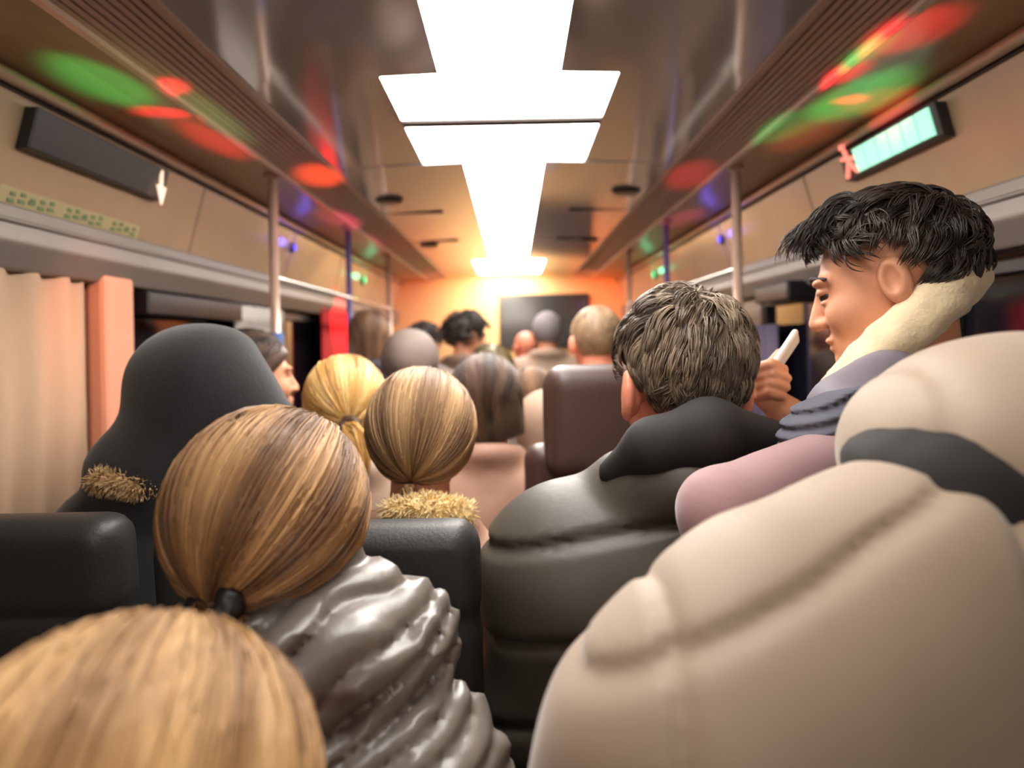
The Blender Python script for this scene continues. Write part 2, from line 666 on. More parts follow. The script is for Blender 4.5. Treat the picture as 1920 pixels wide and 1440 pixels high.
def head_sdf(p, H, R, s, detail):
    q = (p - np.array(H, f32)) @ np.array(R, f32) / f32(s)
    d = ell(q, (0, -0.012, 0.028), (0.076, 0.097, 0.086))
    d = smin(d, ell(q, (0, 0.035, -0.03), (0.061, 0.060, 0.088)), 0.03)
    d = smin(d, ell(q, (0, 0.048, -0.078), (0.043, 0.046, 0.036)), 0.03)
    m = q * np.array([1, 1, 1], f32)
    m[..., 0] = np.abs(m[..., 0])
    d = smin(d, ell(m, (0.082, -0.008, -0.004), (0.012, 0.021, 0.033)), 0.008)     # ears
    d = smin(d, rc(q, (0, 0.094, 0.008), (0, 0.112, -0.030), 0.009, 0.012), 0.012)  # nose
    if detail:
        d = smax(d, -ell(m, (0.091, -0.004, -0.001), (0.008, 0.010, 0.019)), 0.005)
        d = smin(d, ell(m, (0.011, 0.104, -0.033), (0.009, 0.010, 0.008)), 0.006)
        d = smin(d, ell(m, (0.028, 0.086, 0.026), (0.026, 0.014, 0.008)), 0.014)   # brow
        d = smax(d, -ell(m, (0.031, 0.103, 0.004), (0.019, 0.014, 0.010)), 0.012)  # socket
        d = smin(d, ell(m, (0.038, 0.066, -0.028), (0.026, 0.026, 0.026)), 0.02)   # cheek
        d = smin(d, ell(m, (0.031, 0.0885, 0.0115), (0.017, 0.010, 0.0065)), 0.004)  # lids
        d = smin(d, ell(m, (0.031, 0.0875, -0.0045), (0.015, 0.009, 0.0050)), 0.004)
        d = smin(d, ell(q, (0, 0.099, -0.060), (0.023, 0.009, 0.006)), 0.006)      # lips
        d = smin(d, ell(q, (0, 0.096, -0.072), (0.019, 0.009, 0.006)), 0.005)
        d = smax(d, -ell(q, (0, 0.109, -0.0655), (0.020, 0.006, 0.0016)), 0.004)
        d = smin(d, ell(q, (0, 0.086, -0.096), (0.020, 0.016, 0.015)), 0.014)      # chin
    return d * s


def joints(H, R, s=1.0, stance='sit', sw=0.165, lean=0.0, side=0.0, turn=0.0, feet_y=None, arms=None):
    H = np.array(H, float)
    J = {'H': H}
    J['N'] = H + R @ np.array([0, -0.03, -0.14]) * s * 0.6 + np.array([side * 0.2, -0.02 - lean * 0.1, -0.09]) * s
    N = J['N']
    T = rot(turn)
    J['T'] = T
    if stance == 'sit':
        P = np.array([N[0] + side, N[1] - lean - 0.02, max(0.61, N[2] - 0.50 * s)])
    else:
        P = np.array([N[0] + side, N[1] - lean, N[2] * 0.62])
    J['P'] = P
    J['C'] = N + (P - N) * 0.32
    for nm, sg in (('l', -1), ('r', 1)):
        S0 = N + T @ np.array([sg * sw, 0.0, -0.075]) * 1.0
        J['S' + nm] = S0
        J['E' + nm] = S0 + T @ np.array([sg * 0.03, 0.0, -0.27 * s])
        J['W' + nm] = S0 + T @ (np.array([-sg * 0.02, 0.11, -0.40 * s]) if stance == 'sit' else np.array([0.0, 0.03, -0.50 * s]))
        hip = P + T @ np.array([sg * 0.085, 0, -0.02])
        J['h' + nm] = hip
        if stance == 'sit':
            k = hip + T @ np.array([sg * 0.02, 0.22, 0.0])
            a = np.array([k[0], k[1], 0.09]) + T @ np.array([0, 0.0, 0])
        else:
            k = np.array([hip[0], hip[1] + 0.02, hip[2] * 0.52])
            a = np.array([hip[0], hip[1] - 0.01, 0.09])
        J['k' + nm] = k
        J['a' + nm] = a
    if arms:
        for kk, vv in arms.items():
            J[kk] = np.array(vv, float)
    return J


def body_sdf(p, J, s, R, detail=False, extra=None):
    d = head_sdf(p, J['H'], R, s, detail)
    hd = J['H'] + R @ np.array([0, -0.022, -0.05]) * s
    d = smin(d, rc(p, hd, J['N'], 0.052 * s, 0.058 * s), 0.02)
    d = smin(d, rc(p, J['N'], J['C'], 0.058, 0.12), 0.04)
    d = smin(d, rc(p, J['C'], J['P'], 0.115, 0.12), 0.05)
    d = smin(d, rc(p, J['Sl'], J['Sr'], 0.06, 0.06), 0.05)
    for n in 'lr':
        d = smin(d, rc(p, J['S' + n], J['E' + n], 0.048, 0.040), 0.02)
        d = smin(d, rc(p, J['E' + n], J['W' + n], 0.040, 0.028), 0.015)
        d = smin(d, rc(p, J['h' + n], J['k' + n], 0.085, 0.062), 0.03)
        d = smin(d, rc(p, J['k' + n], J['a' + n], 0.060, 0.042), 0.02)
        T = J['T']
        d = smin(d, rc(p, J['a' + n] + np.array([0, 0, -0.045]), J['a' + n] + T @ np.array([0, 0.08, -0.05]), 0.043, 0.036), 0.02)
        if not (extra and ('no' + n) in extra):
            h0 = J['W' + n]
            hd_ = unit(J['W' + n] - J['E' + n])
            d = smin(d, rc(p, h0, h0 + hd_ * 0.08, 0.028, 0.034), 0.01)
    if extra and 'fn' in extra:
        d = extra['fn'](p, d)
    return np.maximum(d, 0.003 - p[..., 2])


def coat_sdf(p, J, g=0.035, hem=0.35, collar=True, hood=None, quilt=0.0, pitch=0.075, wr=0.0, sleeves='lr', extra=None, seed=1,
             fat=1.0, cut=True, pits=0.05):
    N, Cc, P, T = J['N'], J['C'], J['P'], J['T']
    d = ell(p, Cc + (P - Cc) * 0.15, ((0.165 + g) * fat, 0.115 + g, 0.22), T)
    d = smin(d, ell(p, P + np.array([0, 0, 0.12]), ((0.155 + g) * fat, 0.12 + g, 0.26), T), 0.09)
    d = smin(d, rc(p, J['Sl'], J['Sr'], 0.062 + g, 0.062 + g), 0.07)
    for n in 'lr':
        d = smin(d, rc(p, N + np.array([0, -0.01, 0.0]), J['S' + n], 0.055 + g * 0.5, 0.05 + g), 0.05)
        if n in sleeves:
            a = rc(p, J['S' + n], J['E' + n], 0.056 + g, 0.048 + g)
            a = smin(a, rc(p, J['E' + n], J['W' + n], 0.048 + g, 0.036 + g * 0.8), 0.03)
            d = smin(d, a, pits)
    if quilt:
        ph = (p[..., 2] + 0.15 * np.abs(p[..., 0] - N[0])) / pitch + 0.25 * noise3(p, 5, seed)
        d = d - quilt * (np.sqrt(np.abs(np.sin(PI * ph)) + 1e-4) - 0.6)
    if wr:
        d = d + wr * (np.abs(noise3(p, 16, seed)) * 0.7 + np.abs(noise3(p, 34, seed + 3)) * 0.3 - 0.3)
    if collar:
        c = torus(p, N + np.array([0, -0.005, 0.035]), rot(0, -12), 0.078 + g * 0.3, 0.078 + g * 0.3, 0.024 + g * 0.25)
        d = smin(d, c, 0.03)
    if hood is not None:
        d = smin(d, hood(p), 0.03)
    if extra is not None:
        d = extra(p, d)
    if cut:
        d = smax(d, -rc(p, N + np.array([0, 0.0, 0.0]), N + np.array([0, 0.015, 0.2]), 0.056, 0.075), 0.01)
    return smax(d, hem - p[..., 2], 0.02)


def bounds(J, pad=0.14, zlo=0.0):
    A = np.stack([v for k, v in J.items() if k not in ('T',)])
    lo = A.min(0) - pad
    hi = A.max(0) + pad
    lo[2] = -0.02
    hi[2] = J['H'][2] + 0.17
    hi[1] += 0.12
    return lo, hi


def person(label, H, yaw=0, pitch=0, roll=0, s=1.0, stance='sit', sw=0.165, lean=0.0, side=0.0, turn=0.0, skin=None, res=0.02, hres=0.008,
           coat=None, coat_mat=None, coat_res=None, detail=False, arms=None, extra=None, fine=None, group=None, coat_name='jacket',
           coat_label=None):
    R = rot(yaw, pitch, roll)
    J = joints(H, R, s, stance, sw, lean, side, turn, arms=arms)
    base = np.array([J['P'][0], J['P'][1], 0.0])
    lo, hi = bounds(J)
    Hh = J['H']
    fi = [[(Hh[i] - 0.12 * s, Hh[i] + (0.14 if i < 2 else 0.13) * s, hres)] for i in range(3)]
    fi[2] = [(Hh[2] - 0.15 * s, Hh[2] + 0.13 * s, hres)]
    if fine:
        for i in range(3):
            fi[i] += [fine[i]]
    zc = J['P'][2] + 0.06
    ob = sculpt('person', lambda p: body_sdf(p, J, s, R, detail, extra), lo, hi, res, [skin or M_skin, M_trous], None, base, fi,
                slot=lambda c: (c[:, 2] < zc))
    tag(ob, label, 'person', group)
    if coat is not None:
        clo, chi = lo.copy(), hi.copy()
        clo[2] = 0.2
        clo[:2] -= 0.06
        chi[:2] += 0.06
        chi[2] = J['H'][2] + 0.22
        kw = dict(coat)
        kw.setdefault('hem', J['P'][2] - 0.12)
        clo[2] = kw['hem'] - 0.05
        c = sculpt(coat_name, lambda p: coat_sdf(p, J, **kw), clo, chi, coat_res or res * 0.8, coat_mat, ob, base)
        if coat_label:
            c['label'] = coat_label
    return ob, J, R, base


def fur(name, m, parent, base, pts, radii, n=900, ln=0.03, wid=0.0012):
    """shaggy fur along a polyline of spheres"""
    P = np.array(pts, float)
    rr = np.array(radii, float)
    v, f = nets(lambda p: np.min(np.stack([rc(p, P[i], P[i + 1], rr[i] * 0.8, rr[i + 1] * 0.8) for i in range(len(P) - 1)]), 0),
                [axis(P[:, i].min() - rr.max() * 1.3, P[:, i].max() + rr.max() * 1.3, 0.008) for i in range(3)])
    t = rng.uniform(0, len(P) - 1, n)
    cen = np.stack([np.interp(t, np.arange(len(P)), P[:, i]) for i in range(3)], 1)
    rad = np.interp(t, np.arange(len(P)), rr)
    d = dirs(n)
    K = 6
    u = np.linspace(0, 1, K)[None, :, None]
    tip = unit(d + rng.normal(0, 0.5, d.shape) + np.array([0, 0, -0.5]))
    pos = cen[:, None] + d[:, None] * rad[:, None, None] * 0.78 + (d[:, None] * u + tip[:, None] * u * u) * ln * 0.6
    a, b, c = strands(pos, rng.uniform(0.6, 1.4, n) * wid, rng.uniform(0, 1, n))
    me = quad_mesh(name, np.concatenate([v, a]) - np.array(base), np.concatenate([f, b + len(v)]))
    A = np.concatenate([np.full(len(v), 0.4), c])
    at_ = me.attributes.new('shade', 'FLOAT', 'POINT')
    if len(A) == len(me.vertices):
        at_.data.foreach_set('value', A.astype(f32))
    return link(name, me, m, parent)


# ------------------------------------------------------------------ bus shell
XC = -0.02                     # centre line of the bus
Y0, Y1 = -1.6, 7.05
Z = lambda h: EYE + h
HC = 0.63                      # ceiling above the eye


def side(x, sg):
    return XC + sg * x


# floor
m = MB()
m.box(XC - 1.25, XC + 1.25, Y0 - 0.1, Y1 + 0.1, -0.08, 0.0)
tag(m.build('floor', M_floor), kind='structure')

# ceiling: dark glossy panels around a cross-shaped run of light
LN, LW = 0.143, 0.283
RUN = [(0.35, 1.75, LN), (1.75, 2.62, LW), (2.62, 5.76, LN), (5.76, 6.95, LW)]
m = MB()
for a, b, hw in RUN:
    for sg in (-1, 1):
        pr = [(side(hw, sg), Z(HC)), (side(0.62, sg), Z(0.614)), (side(0.62, sg), Z(0.66)), (side(hw, sg), Z(0.66))]
        m.prism(pr, a, b)
m.box(side(0.3, -1), side(0.3, 1), 6.95, Y1, Z(HC), Z(0.66))
m.prism([(side(0.62, -1), Z(0.614)), (side(0.15, -1), Z(HC)), (side(0.15, 1), Z(HC)), (side(0.62, 1), Z(0.614)), (side(0.62, 1), Z(0.66)), (side(0.62, -1), Z(0.66))], Y0, 0.35)
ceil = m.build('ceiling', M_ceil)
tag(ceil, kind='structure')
m = MB()
m.box(XC - 1.25, XC + 1.25, Y0 - 0.1, Y1 + 0.1, Z(0.70), Z(0.76))
tag(m.build('ceiling_deck', M_cove), kind='structure')
m = MB()
for y in (3.55, 4.55):
    for sg in (-1, 1):
        x0, x1 = sorted((side(0.30, sg), side(0.615, sg)))
        m.box(x0, x1, y - 0.003, y + 0.003, Z(0.6145), Z(0.64))
m.box(XC - LW, XC + LW, 2.127, 2.177, Z(HC) - 0.002, Z(HC) + 0.02)
tag(m.build('trim_1', M_darkline), kind='structure')

# the light: cut into five diffusers by thin seams
cuts = [(0.35, 2.148), (2.156, 3.55), (3.556, 4.9), (4.906, 6.95)]
names = ['nearest length up to the thin seam',
         'length just beyond the thin seam', 'narrow middle length',
         'farthest length, widening at the front wall']
for (a, b), nm in zip(cuts, names):
    m = MB()
    for p, q, hw in RUN:
        y0, y1 = max(a, p), min(b, q)
        if y1 > y0:
            m.box(XC - hw - 0.004, XC + hw + 0.004, y0, y1, Z(HC) + 0.006, Z(HC) + 0.02)
    o = m.build('ceiling_light', M_diff, loc=(XC, (a + b) / 2, Z(HC) + 0.006))
    tag(o, 'white glowing ceiling light panel, ' + nm, 'ceiling light', 'lit ceiling panels')

# ribbed vent ledges, coves, side panels
for sg, nm in ((-1, 'left'), (1, 'right')):
    m = MB()
    n = 9
    xa, za, xb, zb = 0.605, 0.614, 0.755, 0.589
    for k in range(n):
        t0, t1 = (k + 0.18) / n, (k + 0.82) / n
        X0, X1 = xa + (xb - xa) * t0, xa + (xb - xa) * t1
        z0, z1 = za + (zb - za) * t0, za + (zb - za) * t1
        m.prism([(side(X0, sg), Z(z0)), (side(X1, sg), Z(z1)), (side(X1, sg), Z(z1) + 0.012), (side(X0, sg), Z(z0) + 0.012)], Y0, Y1)
    m.prism([(side(xa - 0.012, sg), Z(za) - 0.006), (side(xa + 0.004, sg), Z(za) - 0.006), (side(xa + 0.004, sg), Z(za) + 0.03), (side(xa - 0.012, sg), Z(za) + 0.03)], Y0, Y1)
    vent = m.build('ceiling_vent', M_grille, loc=(side(0.68, sg), 2.7, Z(0.6)))
    tag(vent, 'long ribbed vent strip along the %s edge of the ceiling' % nm, 'vent')
    m = MB()
    m.prism([(side(xa, sg), Z(za) + 0.012), (side(xb, sg), Z(zb) + 0.012), (side(xb, sg), Z(zb) + 0.03), (side(xa, sg), Z(za) + 0.03)], Y0, Y1)
    m.build('backing', M_groove, vent)
    # cove between vent and side panel
    m = MB()
    prof = [(xb, zb), (0.80, 0.592), (0.88, 0.597), (0.96, 0.594), (1.02, 0.584)]
    out = [(side(x, sg), Z(h)) for x, h in prof] + [(side(x, sg), Z(h) + 0.03) for x, h in reversed(prof)]
    m.prism(out, Y0, Y1)
    tag(m.build('ceiling_cove_' + nm, M_cove), kind='structure')
    m = MB()
    m.prism([(side(xb - 0.004, sg), Z(zb) - 0.010), (side(xb + 0.010, sg), Z(zb) - 0.012), (side(xb + 0.010, sg), Z(zb) + 0.02), (side(xb - 0.004, sg), Z(zb) + 0.02)], Y0, Y1)
    tag(m.build('trim_2' if sg < 0 else 'trim_3', M_trim), kind='structure')
    m = MB()
    m.tube([(side(1.005, sg), Y0, Z(0.566)), (side(1.005, sg), Y1, Z(0.566))], 0.015, 10)
    tag(m.build('trim_4' if sg < 0 else 'trim_5', M_trim, smooth=True), kind='structure')
    m = MB()
    m.prism([(side(1.02, sg), Z(0.585)), (side(1.019, sg), Z(0.547)), (side(1.03, sg), Z(0.547)), (side(1.04, sg), Z(0.585))], Y0, Y1)
    tag(m.build('trim_6' if sg < 0 else 'trim_7', M_darkline), kind='structure')
    # overhead side panels, one flap per bay
    bays = [(-1.6, 0.1), (0.1, 1.35), (1.35, 2.56), (2.56, 3.62), (3.62, 4.62), (4.62, 5.8), (5.8, 7.05)]
    m = MB()
    for a, b in bays:
        pr = [(side(1.024, sg), Z(0.548)), (side(1.096, sg), Z(0.28)), (side(1.13, sg), Z(0.28)), (side(1.06, sg), Z(0.56))]
        m.prism(pr, a + 0.006, b - 0.006)
    tag(m.build('wall_panel_' + nm, M_side, bevel=0.004), kind='structure')
    # main wall with window band
    m = MB()
    m.box(*sorted((side(1.13, sg), side(1.22, sg))), Y0, Y1, 0.0, Z(-0.62))
    m.box(*sorted((side(1.13, sg), side(1.22, sg))), Y0, Y1, Z(0.17), Z(0.72))
    piers = [(-1.6, -1.3), (-0.15, 0.1), (0.95, 1.2), (1.9, 2.12), (3.30, 3.72), (4.85, 5.1), (6.2, 7.05)]
    for a, b in piers:
        m.box(*sorted((side(1.115, sg), side(1.22, sg))), a, b, Z(-0.62), Z(0.17))
    tag(m.build('wall_' + nm, M_lower), kind='structure')
    # trough under the panels
    m = MB()
    pr = [(side(1.055, sg), Z(0.318)), (side(1.045, sg), Z(0.235)), (side(1.075, sg), Z(0.178)), (side(1.14, sg), Z(0.172)), (side(1.14, sg), Z(0.28))]
    m.prism(pr, Y0, Y1)
    tag(m.build('trim_8' if sg < 0 else 'trim_9', M_trough, bevel=0.006), kind='structure')
    m = MB()
    m.tube([(side(1.05, sg), Y0, Z(0.28)), (side(1.05, sg), Y1, Z(0.28))], 0.007, 8)
    tag(m.build('trim_10' if sg < 0 else 'trim_11', M_trough, smooth=True), kind='structure')
    # windows
    wins = [(1.2, 1.9), (2.12, 3.30), (3.72, 4.85), (5.1, 6.2)]
    for k, (a, b) in enumerate(wins):
        m = MB()
        fx = sorted((side(1.125, sg), side(1.15, sg)))
        m.box(*fx, a, b, Z(0.13), Z(0.17))
        m.box(*fx, a, b, Z(-0.62), Z(-0.585))
        m.box(*fx, a, a + 0.035, Z(-0.585), Z(0.13))
        m.box(*fx, b - 0.035, b, Z(-0.585), Z(0.13))
        fr = m.build('window_%d' % (k + 1 + (4 if sg > 0 else 0)), M_blackpl, loc=(side(1.14, sg), (a + b) / 2, Z(-0.2)), bevel=0.004)
        tag(fr, kind='structure')
        m = MB()
        m.box(*sorted((side(1.15, sg), side(1.158, sg))), a + 0.01, b - 0.01, Z(-0.61), Z(0.16))
        g = MB()
        L = np.array((side(1.14, sg), (a + b) / 2, Z(-0.2)))
        g.v = [tuple(np.array(p) - L) for p in m.v]
        g.f, g.mi = m.f, m.mi
        g.build('pane', M_glass, fr)

# front wall with the screen, and the wall behind the seats
m = MB()
m.box(XC - 1.22, XC + 1.22, Y1, Y1 + 0.08, 0, Z(0.72))
tag(m.build('wall_front', M_back), kind='structure')
m = MB()
m.box(XC - 1.22, XC + 1.22, Y0 - 0.08, Y0, 0, Z(0.72))
tag(m.build('wall_rear', M_lower), kind='structure')

p0, p1 = at(935, 553, 7.0), at(1106, 650, 7.0)
m = MB()
m.box(p0[0], p1[0], 7.0, Y1, p1[2], p0[2])
tv = m.build('television', M_blackpl, loc=((p0[0] + p1[0]) / 2, 7.04, p1[2]), bevel=0.006)
tag(tv, 'flat dark television screen on the glowing front wall', 'television')


def child(mb, name, mt, par, **k):
    L = np.array(par.location)
    mb.v = [tuple(np.array(p) - L) for p in mb.v]
    return mb.build(name, mt, par, **k)


m = MB()
m.box(p0[0] + 0.02, p1[0] - 0.02, 6.996, 7.002, p1[2] + 0.02, p0[2] - 0.02)
child(m, 'screen', mat('screen_glass', srgb(52, 50, 51), 0.10, spec=0.4), tv)

# handrail frames: poles, uprights and a bar on each side
for sg, nm in ((-1, 'left'), (1, 'right')):
    x = side(0.80, sg)
    base = (x, 2.58, 0.0)
    e = empty('handrail', base, 'tall pale handrail frame with violet upright along the %s seats' % nm, 'handrail')
    ys = (2.58, 3.76, 4.97)
    for k, y in enumerate(ys):
        m = MB()
        lowz = 0.0 if k != 1 else 0.0
        m.tube([(x, y, lowz), (x, y, Z(0.595))], 0.017 if k == 0 else 0.015, 16)
        child(m, 'pole', M_bluepole if k == 1 else M_steel, e, smooth=True)
    m = MB()
    m.tube([(x, ys[0], Z(0.234)), (x, ys[2], Z(0.234))], 0.012, 12)
    child(m, 'bar', M_chrome, e, smooth=True)
    for y in ys:
        for z0, z1, r_ in ((Z(0.575), Z(0.592), 0.03), (0.0, 0.012, 0.035)):
            m = MB()
            m.tube([(x, y, z0), (x, y, z1)], r_, 16)
            child(m, 'flange', M_steel, e, smooth=False)
    if sg < 0:
        m = MB()
        m.tube([(x, ys[0], Z(-0.035)), (x, ys[0], Z(0.045))], 0.026, 18)
        o = child(m, 'wrap', M_bluewrap, e, smooth=True)
        o['label'] = 'blue grip wrap'

# small coloured lamps on the side panels
for sg, nm in ((-1, 'left'), (1, 'right')):
    for col, y, h, cn in (((0.05, 0.95, 0.42), 5.35, 0.46, 'green'), ((0.12, 0.10, 1.0), 3.62, 0.475, 'blue')):
        xs = 1.024 + (0.548 - h) / (0.548 - 0.28) * 0.072
        m = MB()
        m.tube([(side(xs + 0.01, sg), y, Z(h)), (side(xs - 0.012, sg), y, Z(h))], 0.036 if cn == 'green' else 0.024, 20)
        o = m.build('signal_lamp', mat('lamp_case', srgb(70, 60, 58), 0.4), loc=(side(xs, sg), y, Z(h)), bevel=0.003)
        tag(o, 'small round %s lamp on the %s overhead panel' % (cn, nm), 'lamp')
        m = MB()
        m.tube([(side(xs - 0.011, sg), y, Z(h)), (side(xs - 0.018, sg), y, Z(h))], [0.030 if cn == 'green' else 0.018, 0.02 if cn == 'green' else 0.012], 20)
        child(m, 'lens', mat('lens_' + cn, (*col, 1), 0.3, emit=(*col, 1), estr=0.75 if cn == 'green' else 0.9), o, smooth=True)
        lamp('POINT', 'signal_glow', (side(xs - 0.06, sg), y, Z(h)), col, 0.25, size=0.02)

# ceiling speakers
for k, (px, py, d, hz) in enumerate([(735, 382, 3.2, 0), (1180, 366, 3.1, 0), (822, 470, 4.7, 0), (1094, 452, 4.6, 0)]):
    sg = -1 if px < 960 else 1
    x = side(0.50, sg)
    m = MB()
    m.tube([(x, d, Z(0.618)), (x, d, Z(0.603))], [0.065, 0.05], 22)
    o = m.build('ceiling_speaker', M_blackpl, loc=(x, d, Z(0.618)), smooth=False)
    tag(o, 'small dark round speaker on the ceiling, %s one on the %s' % ('nearer' if d < 4 else 'farther', 'left' if sg < 0 else 'right'), 'speaker', 'ceiling speakers')

# door signs high on each side
xs = lambda h: 1.024 + (0.548 - h) / (0.548 - 0.28) * 0.072
for sg in (-1, 1):
    a, b = (1.62, 2.24) if sg < 0 else (1.72, 2.22)
    h0, h1 = (0.44, 0.53) if sg < 0 else (0.455, 0.535)
    m = MB()
    m.prism([(side(xs(h1) - 0.03, sg), Z(h1)), (side(xs(h0) - 0.03, sg), Z(h0)), (side(xs(h0) + 0.01, sg), Z(h0)), (side(xs(h1) + 0.01, sg), Z(h1))], a, b)
    o = m.build('door_sign', M_blackpl, loc=(side(1.03, sg), (a + b) / 2, Z(h0)), bevel=0.003)
    if sg < 0:
        tag(o, 'unlit black sign box with a painted reflection at its end, on the left overhead panel', 'sign')
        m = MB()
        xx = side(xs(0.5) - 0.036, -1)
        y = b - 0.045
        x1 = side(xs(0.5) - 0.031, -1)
        # bright reflection on the box, built in as a slim glowing shape
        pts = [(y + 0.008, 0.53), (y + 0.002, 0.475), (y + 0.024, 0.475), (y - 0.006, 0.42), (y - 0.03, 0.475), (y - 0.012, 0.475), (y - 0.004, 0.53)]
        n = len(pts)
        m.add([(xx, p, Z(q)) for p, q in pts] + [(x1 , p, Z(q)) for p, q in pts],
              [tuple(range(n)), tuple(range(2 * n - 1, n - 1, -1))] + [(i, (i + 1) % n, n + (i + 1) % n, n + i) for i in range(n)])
        child(m, 'painted_reflection', mat('reflection_glow', (1, .75, .55, 1), 0.4, emit=(1.0, 0.72, 0.55, 1), estr=1.1), o)
    else:
        tag(o, 'lit mint green sign with dark bars and a red figure, on the right overhead panel', 'sign')
        m = MB()
        dx = 0.0345
        for k in range(6):
            y0 = a + 0.02 + k * 0.066
            pr = [(side(xs(h1 - .008) - dx, sg), Z(h1 - .008)), (side(xs(h0 + .008) - dx, sg), Z(h0 + .008)), (side(xs(h0 + .008) - dx + .006, sg), Z(h0 + .008)), (side(xs(h1 - .008) - dx + .006, sg), Z(h1 - .008))]
            m.prism(pr, y0, y0 + 0.058)
        child(m, 'lit_panel', mat('mint_light', (.4, .9, .7, 1), 0.4, emit=(0.32, 0.82, 0.58, 1), estr=1.0), o)
        m = MB()
        yb = b - 0.05
        for (u0, v0), (u1, v1) in [((0, .535), (-.01, .50)), ((-.01, .50), (.02, .46)), ((-.01, .50), (-.045, .465)), ((.025, .515), (-.04, .505))]:
            m.tube([(side(xs(v0) - .036, sg), yb + u0, Z(v0)), (side(xs(v1) - .036, sg), yb + u1, Z(v1))], 0.0065, 8)
        m.tube([(side(xs(.55) - .036, sg), yb + .004, Z(.538)), (side(xs(.55) - .036, sg), yb + .004, Z(.552))], 0.009, 10)
        child(m, 'figure', mat('red_figure', (1, .2, .15, 1), 0.4, emit=(1.0, 0.28, 0.2, 1), estr=1.0), o)
# green printed strip under the left sign: small worn marks
m = MB()
m.prism([(side(xs(.36) - .003, -1), Z(.36)), (side(xs(.32) - .003, -1), Z(.32)), (side(xs(.32) + .002, -1), Z(.32)), (side(xs(.36) + .002, -1), Z(.36))], 1.60, 2.20)
o = m.build('notice_strip', mat('strip_tan', srgb(176, 160, 116), 0.5), loc=(side(1.08, -1), 1.9, Z(.32)))
tag(o, 'faded strip of small green marks under the black sign on the left panel', 'notice')
m = MB()
for k in range(16):
    y = 1.63 + k * 0.035
    if k in (5, 11):
        continue
    for q in range(2):
        z0 = .327 + .012 * q + .003 * ((k * 7 + q) % 3)
        m.box(side(xs(z0) - .006, -1), side(xs(z0) - .002, -1), y + .006 * q, y + .022, Z(z0), Z(z0 + .009))
child(m, 'lettering', mat('green_ink', srgb(96, 120, 70), 0.6), o)

# left side: peach pillar, grey curtain, red curtain ; right: black box
def drape(name, m_, x, y0, y1, z0, z1, lab, n=7, amp=0.012):
    mb = MB()
    k = n * 6
    ys_ = np.linspace(y0, y1, k)
    xs_ = x + amp * np.sin(np.linspace(0, n * 2 * PI, k))
    vs = []
    for zz in (z0, z1):
        for off in (-0.003, 0.003):
            vs += [(xs_[i] + off, ys_[i], zz) for i in range(k)]
    fs = []
    for i in range(k - 1):
        fs += [(i, i + 1, 2 * k + i + 1, 2 * k + i), (k + i, 3 * k + i, 3 * k + i + 1, k + i + 1),
               (2 * k + i, 2 * k + i + 1, 3 * k + i + 1, 3 * k + i), (i, k + i, k + i + 1, i + 1)]
    fs += [(0, 2 * k, 3 * k, k), (k - 1, 2 * k - 1, 4 * k - 1, 3 * k - 1)]
    mb.add(vs, fs)
    o_ = mb.build(name, m_, loc=(x, (y0 + y1) / 2, z1), smooth=True)
    tag(o_, lab, 'curtain')
    return o_


m = MB()
m.box(side(1.115, -1), side(1.06, -1), 1.98, 2.14, 0.0, Z(0.20))
tag(m.build('pillar_left', M_peach, bevel=0.015), kind='structure')
drape('curtain', mat('tan_curtain', srgb(186, 154, 126), 0.85), side(1.09, -1), 1.22, 1.93, Z(-0.62), Z(0.19), 'tan curtain drawn beside the peach pillar at the left edge', 6)
drape('curtain', M_curt_grey, side(1.09, -1), 2.98, 3.60, Z(-0.30), Z(0.17), 'pale grey curtain gathered behind the left pole', 5)
drape('curtain', M_curt_red, side(1.07, -1), 4.25, 5.05, Z(-0.60), Z(0.24), 'red lit curtain at the far left window', 7, 0.016)
drape('curtain', mat('violet_curtain', srgb(92, 80, 104), 0.8), side(1.09, 1), 3.02, 3.4, Z(-0.6), Z(0.05), 'dim violet curtain corner at the right window', 4)
m = MB()
m.box(side(1.0, 1), side(1.12, 1), 2.66, 3.02, Z(0.13), Z(0.20))
o = m.build('curtain_rail_box', M_blackpl, loc=(side(1.06, 1), 2.84, Z(0.13)), bevel=0.008)
tag(o, 'black box under the right overhead panel beside the young man', 'box')
m = MB()
m.box(side(1.125, -1), side(1.05, -1), 2.2, 2.96, Z(0.10), Z(0.17))
o = m.build('roller_blind', M_blackpl, loc=(side(1.09, -1), 2.58, Z(0.10)), bevel=0.006)
tag(o, 'black rolled blind across the top of the dark left window', 'blind')


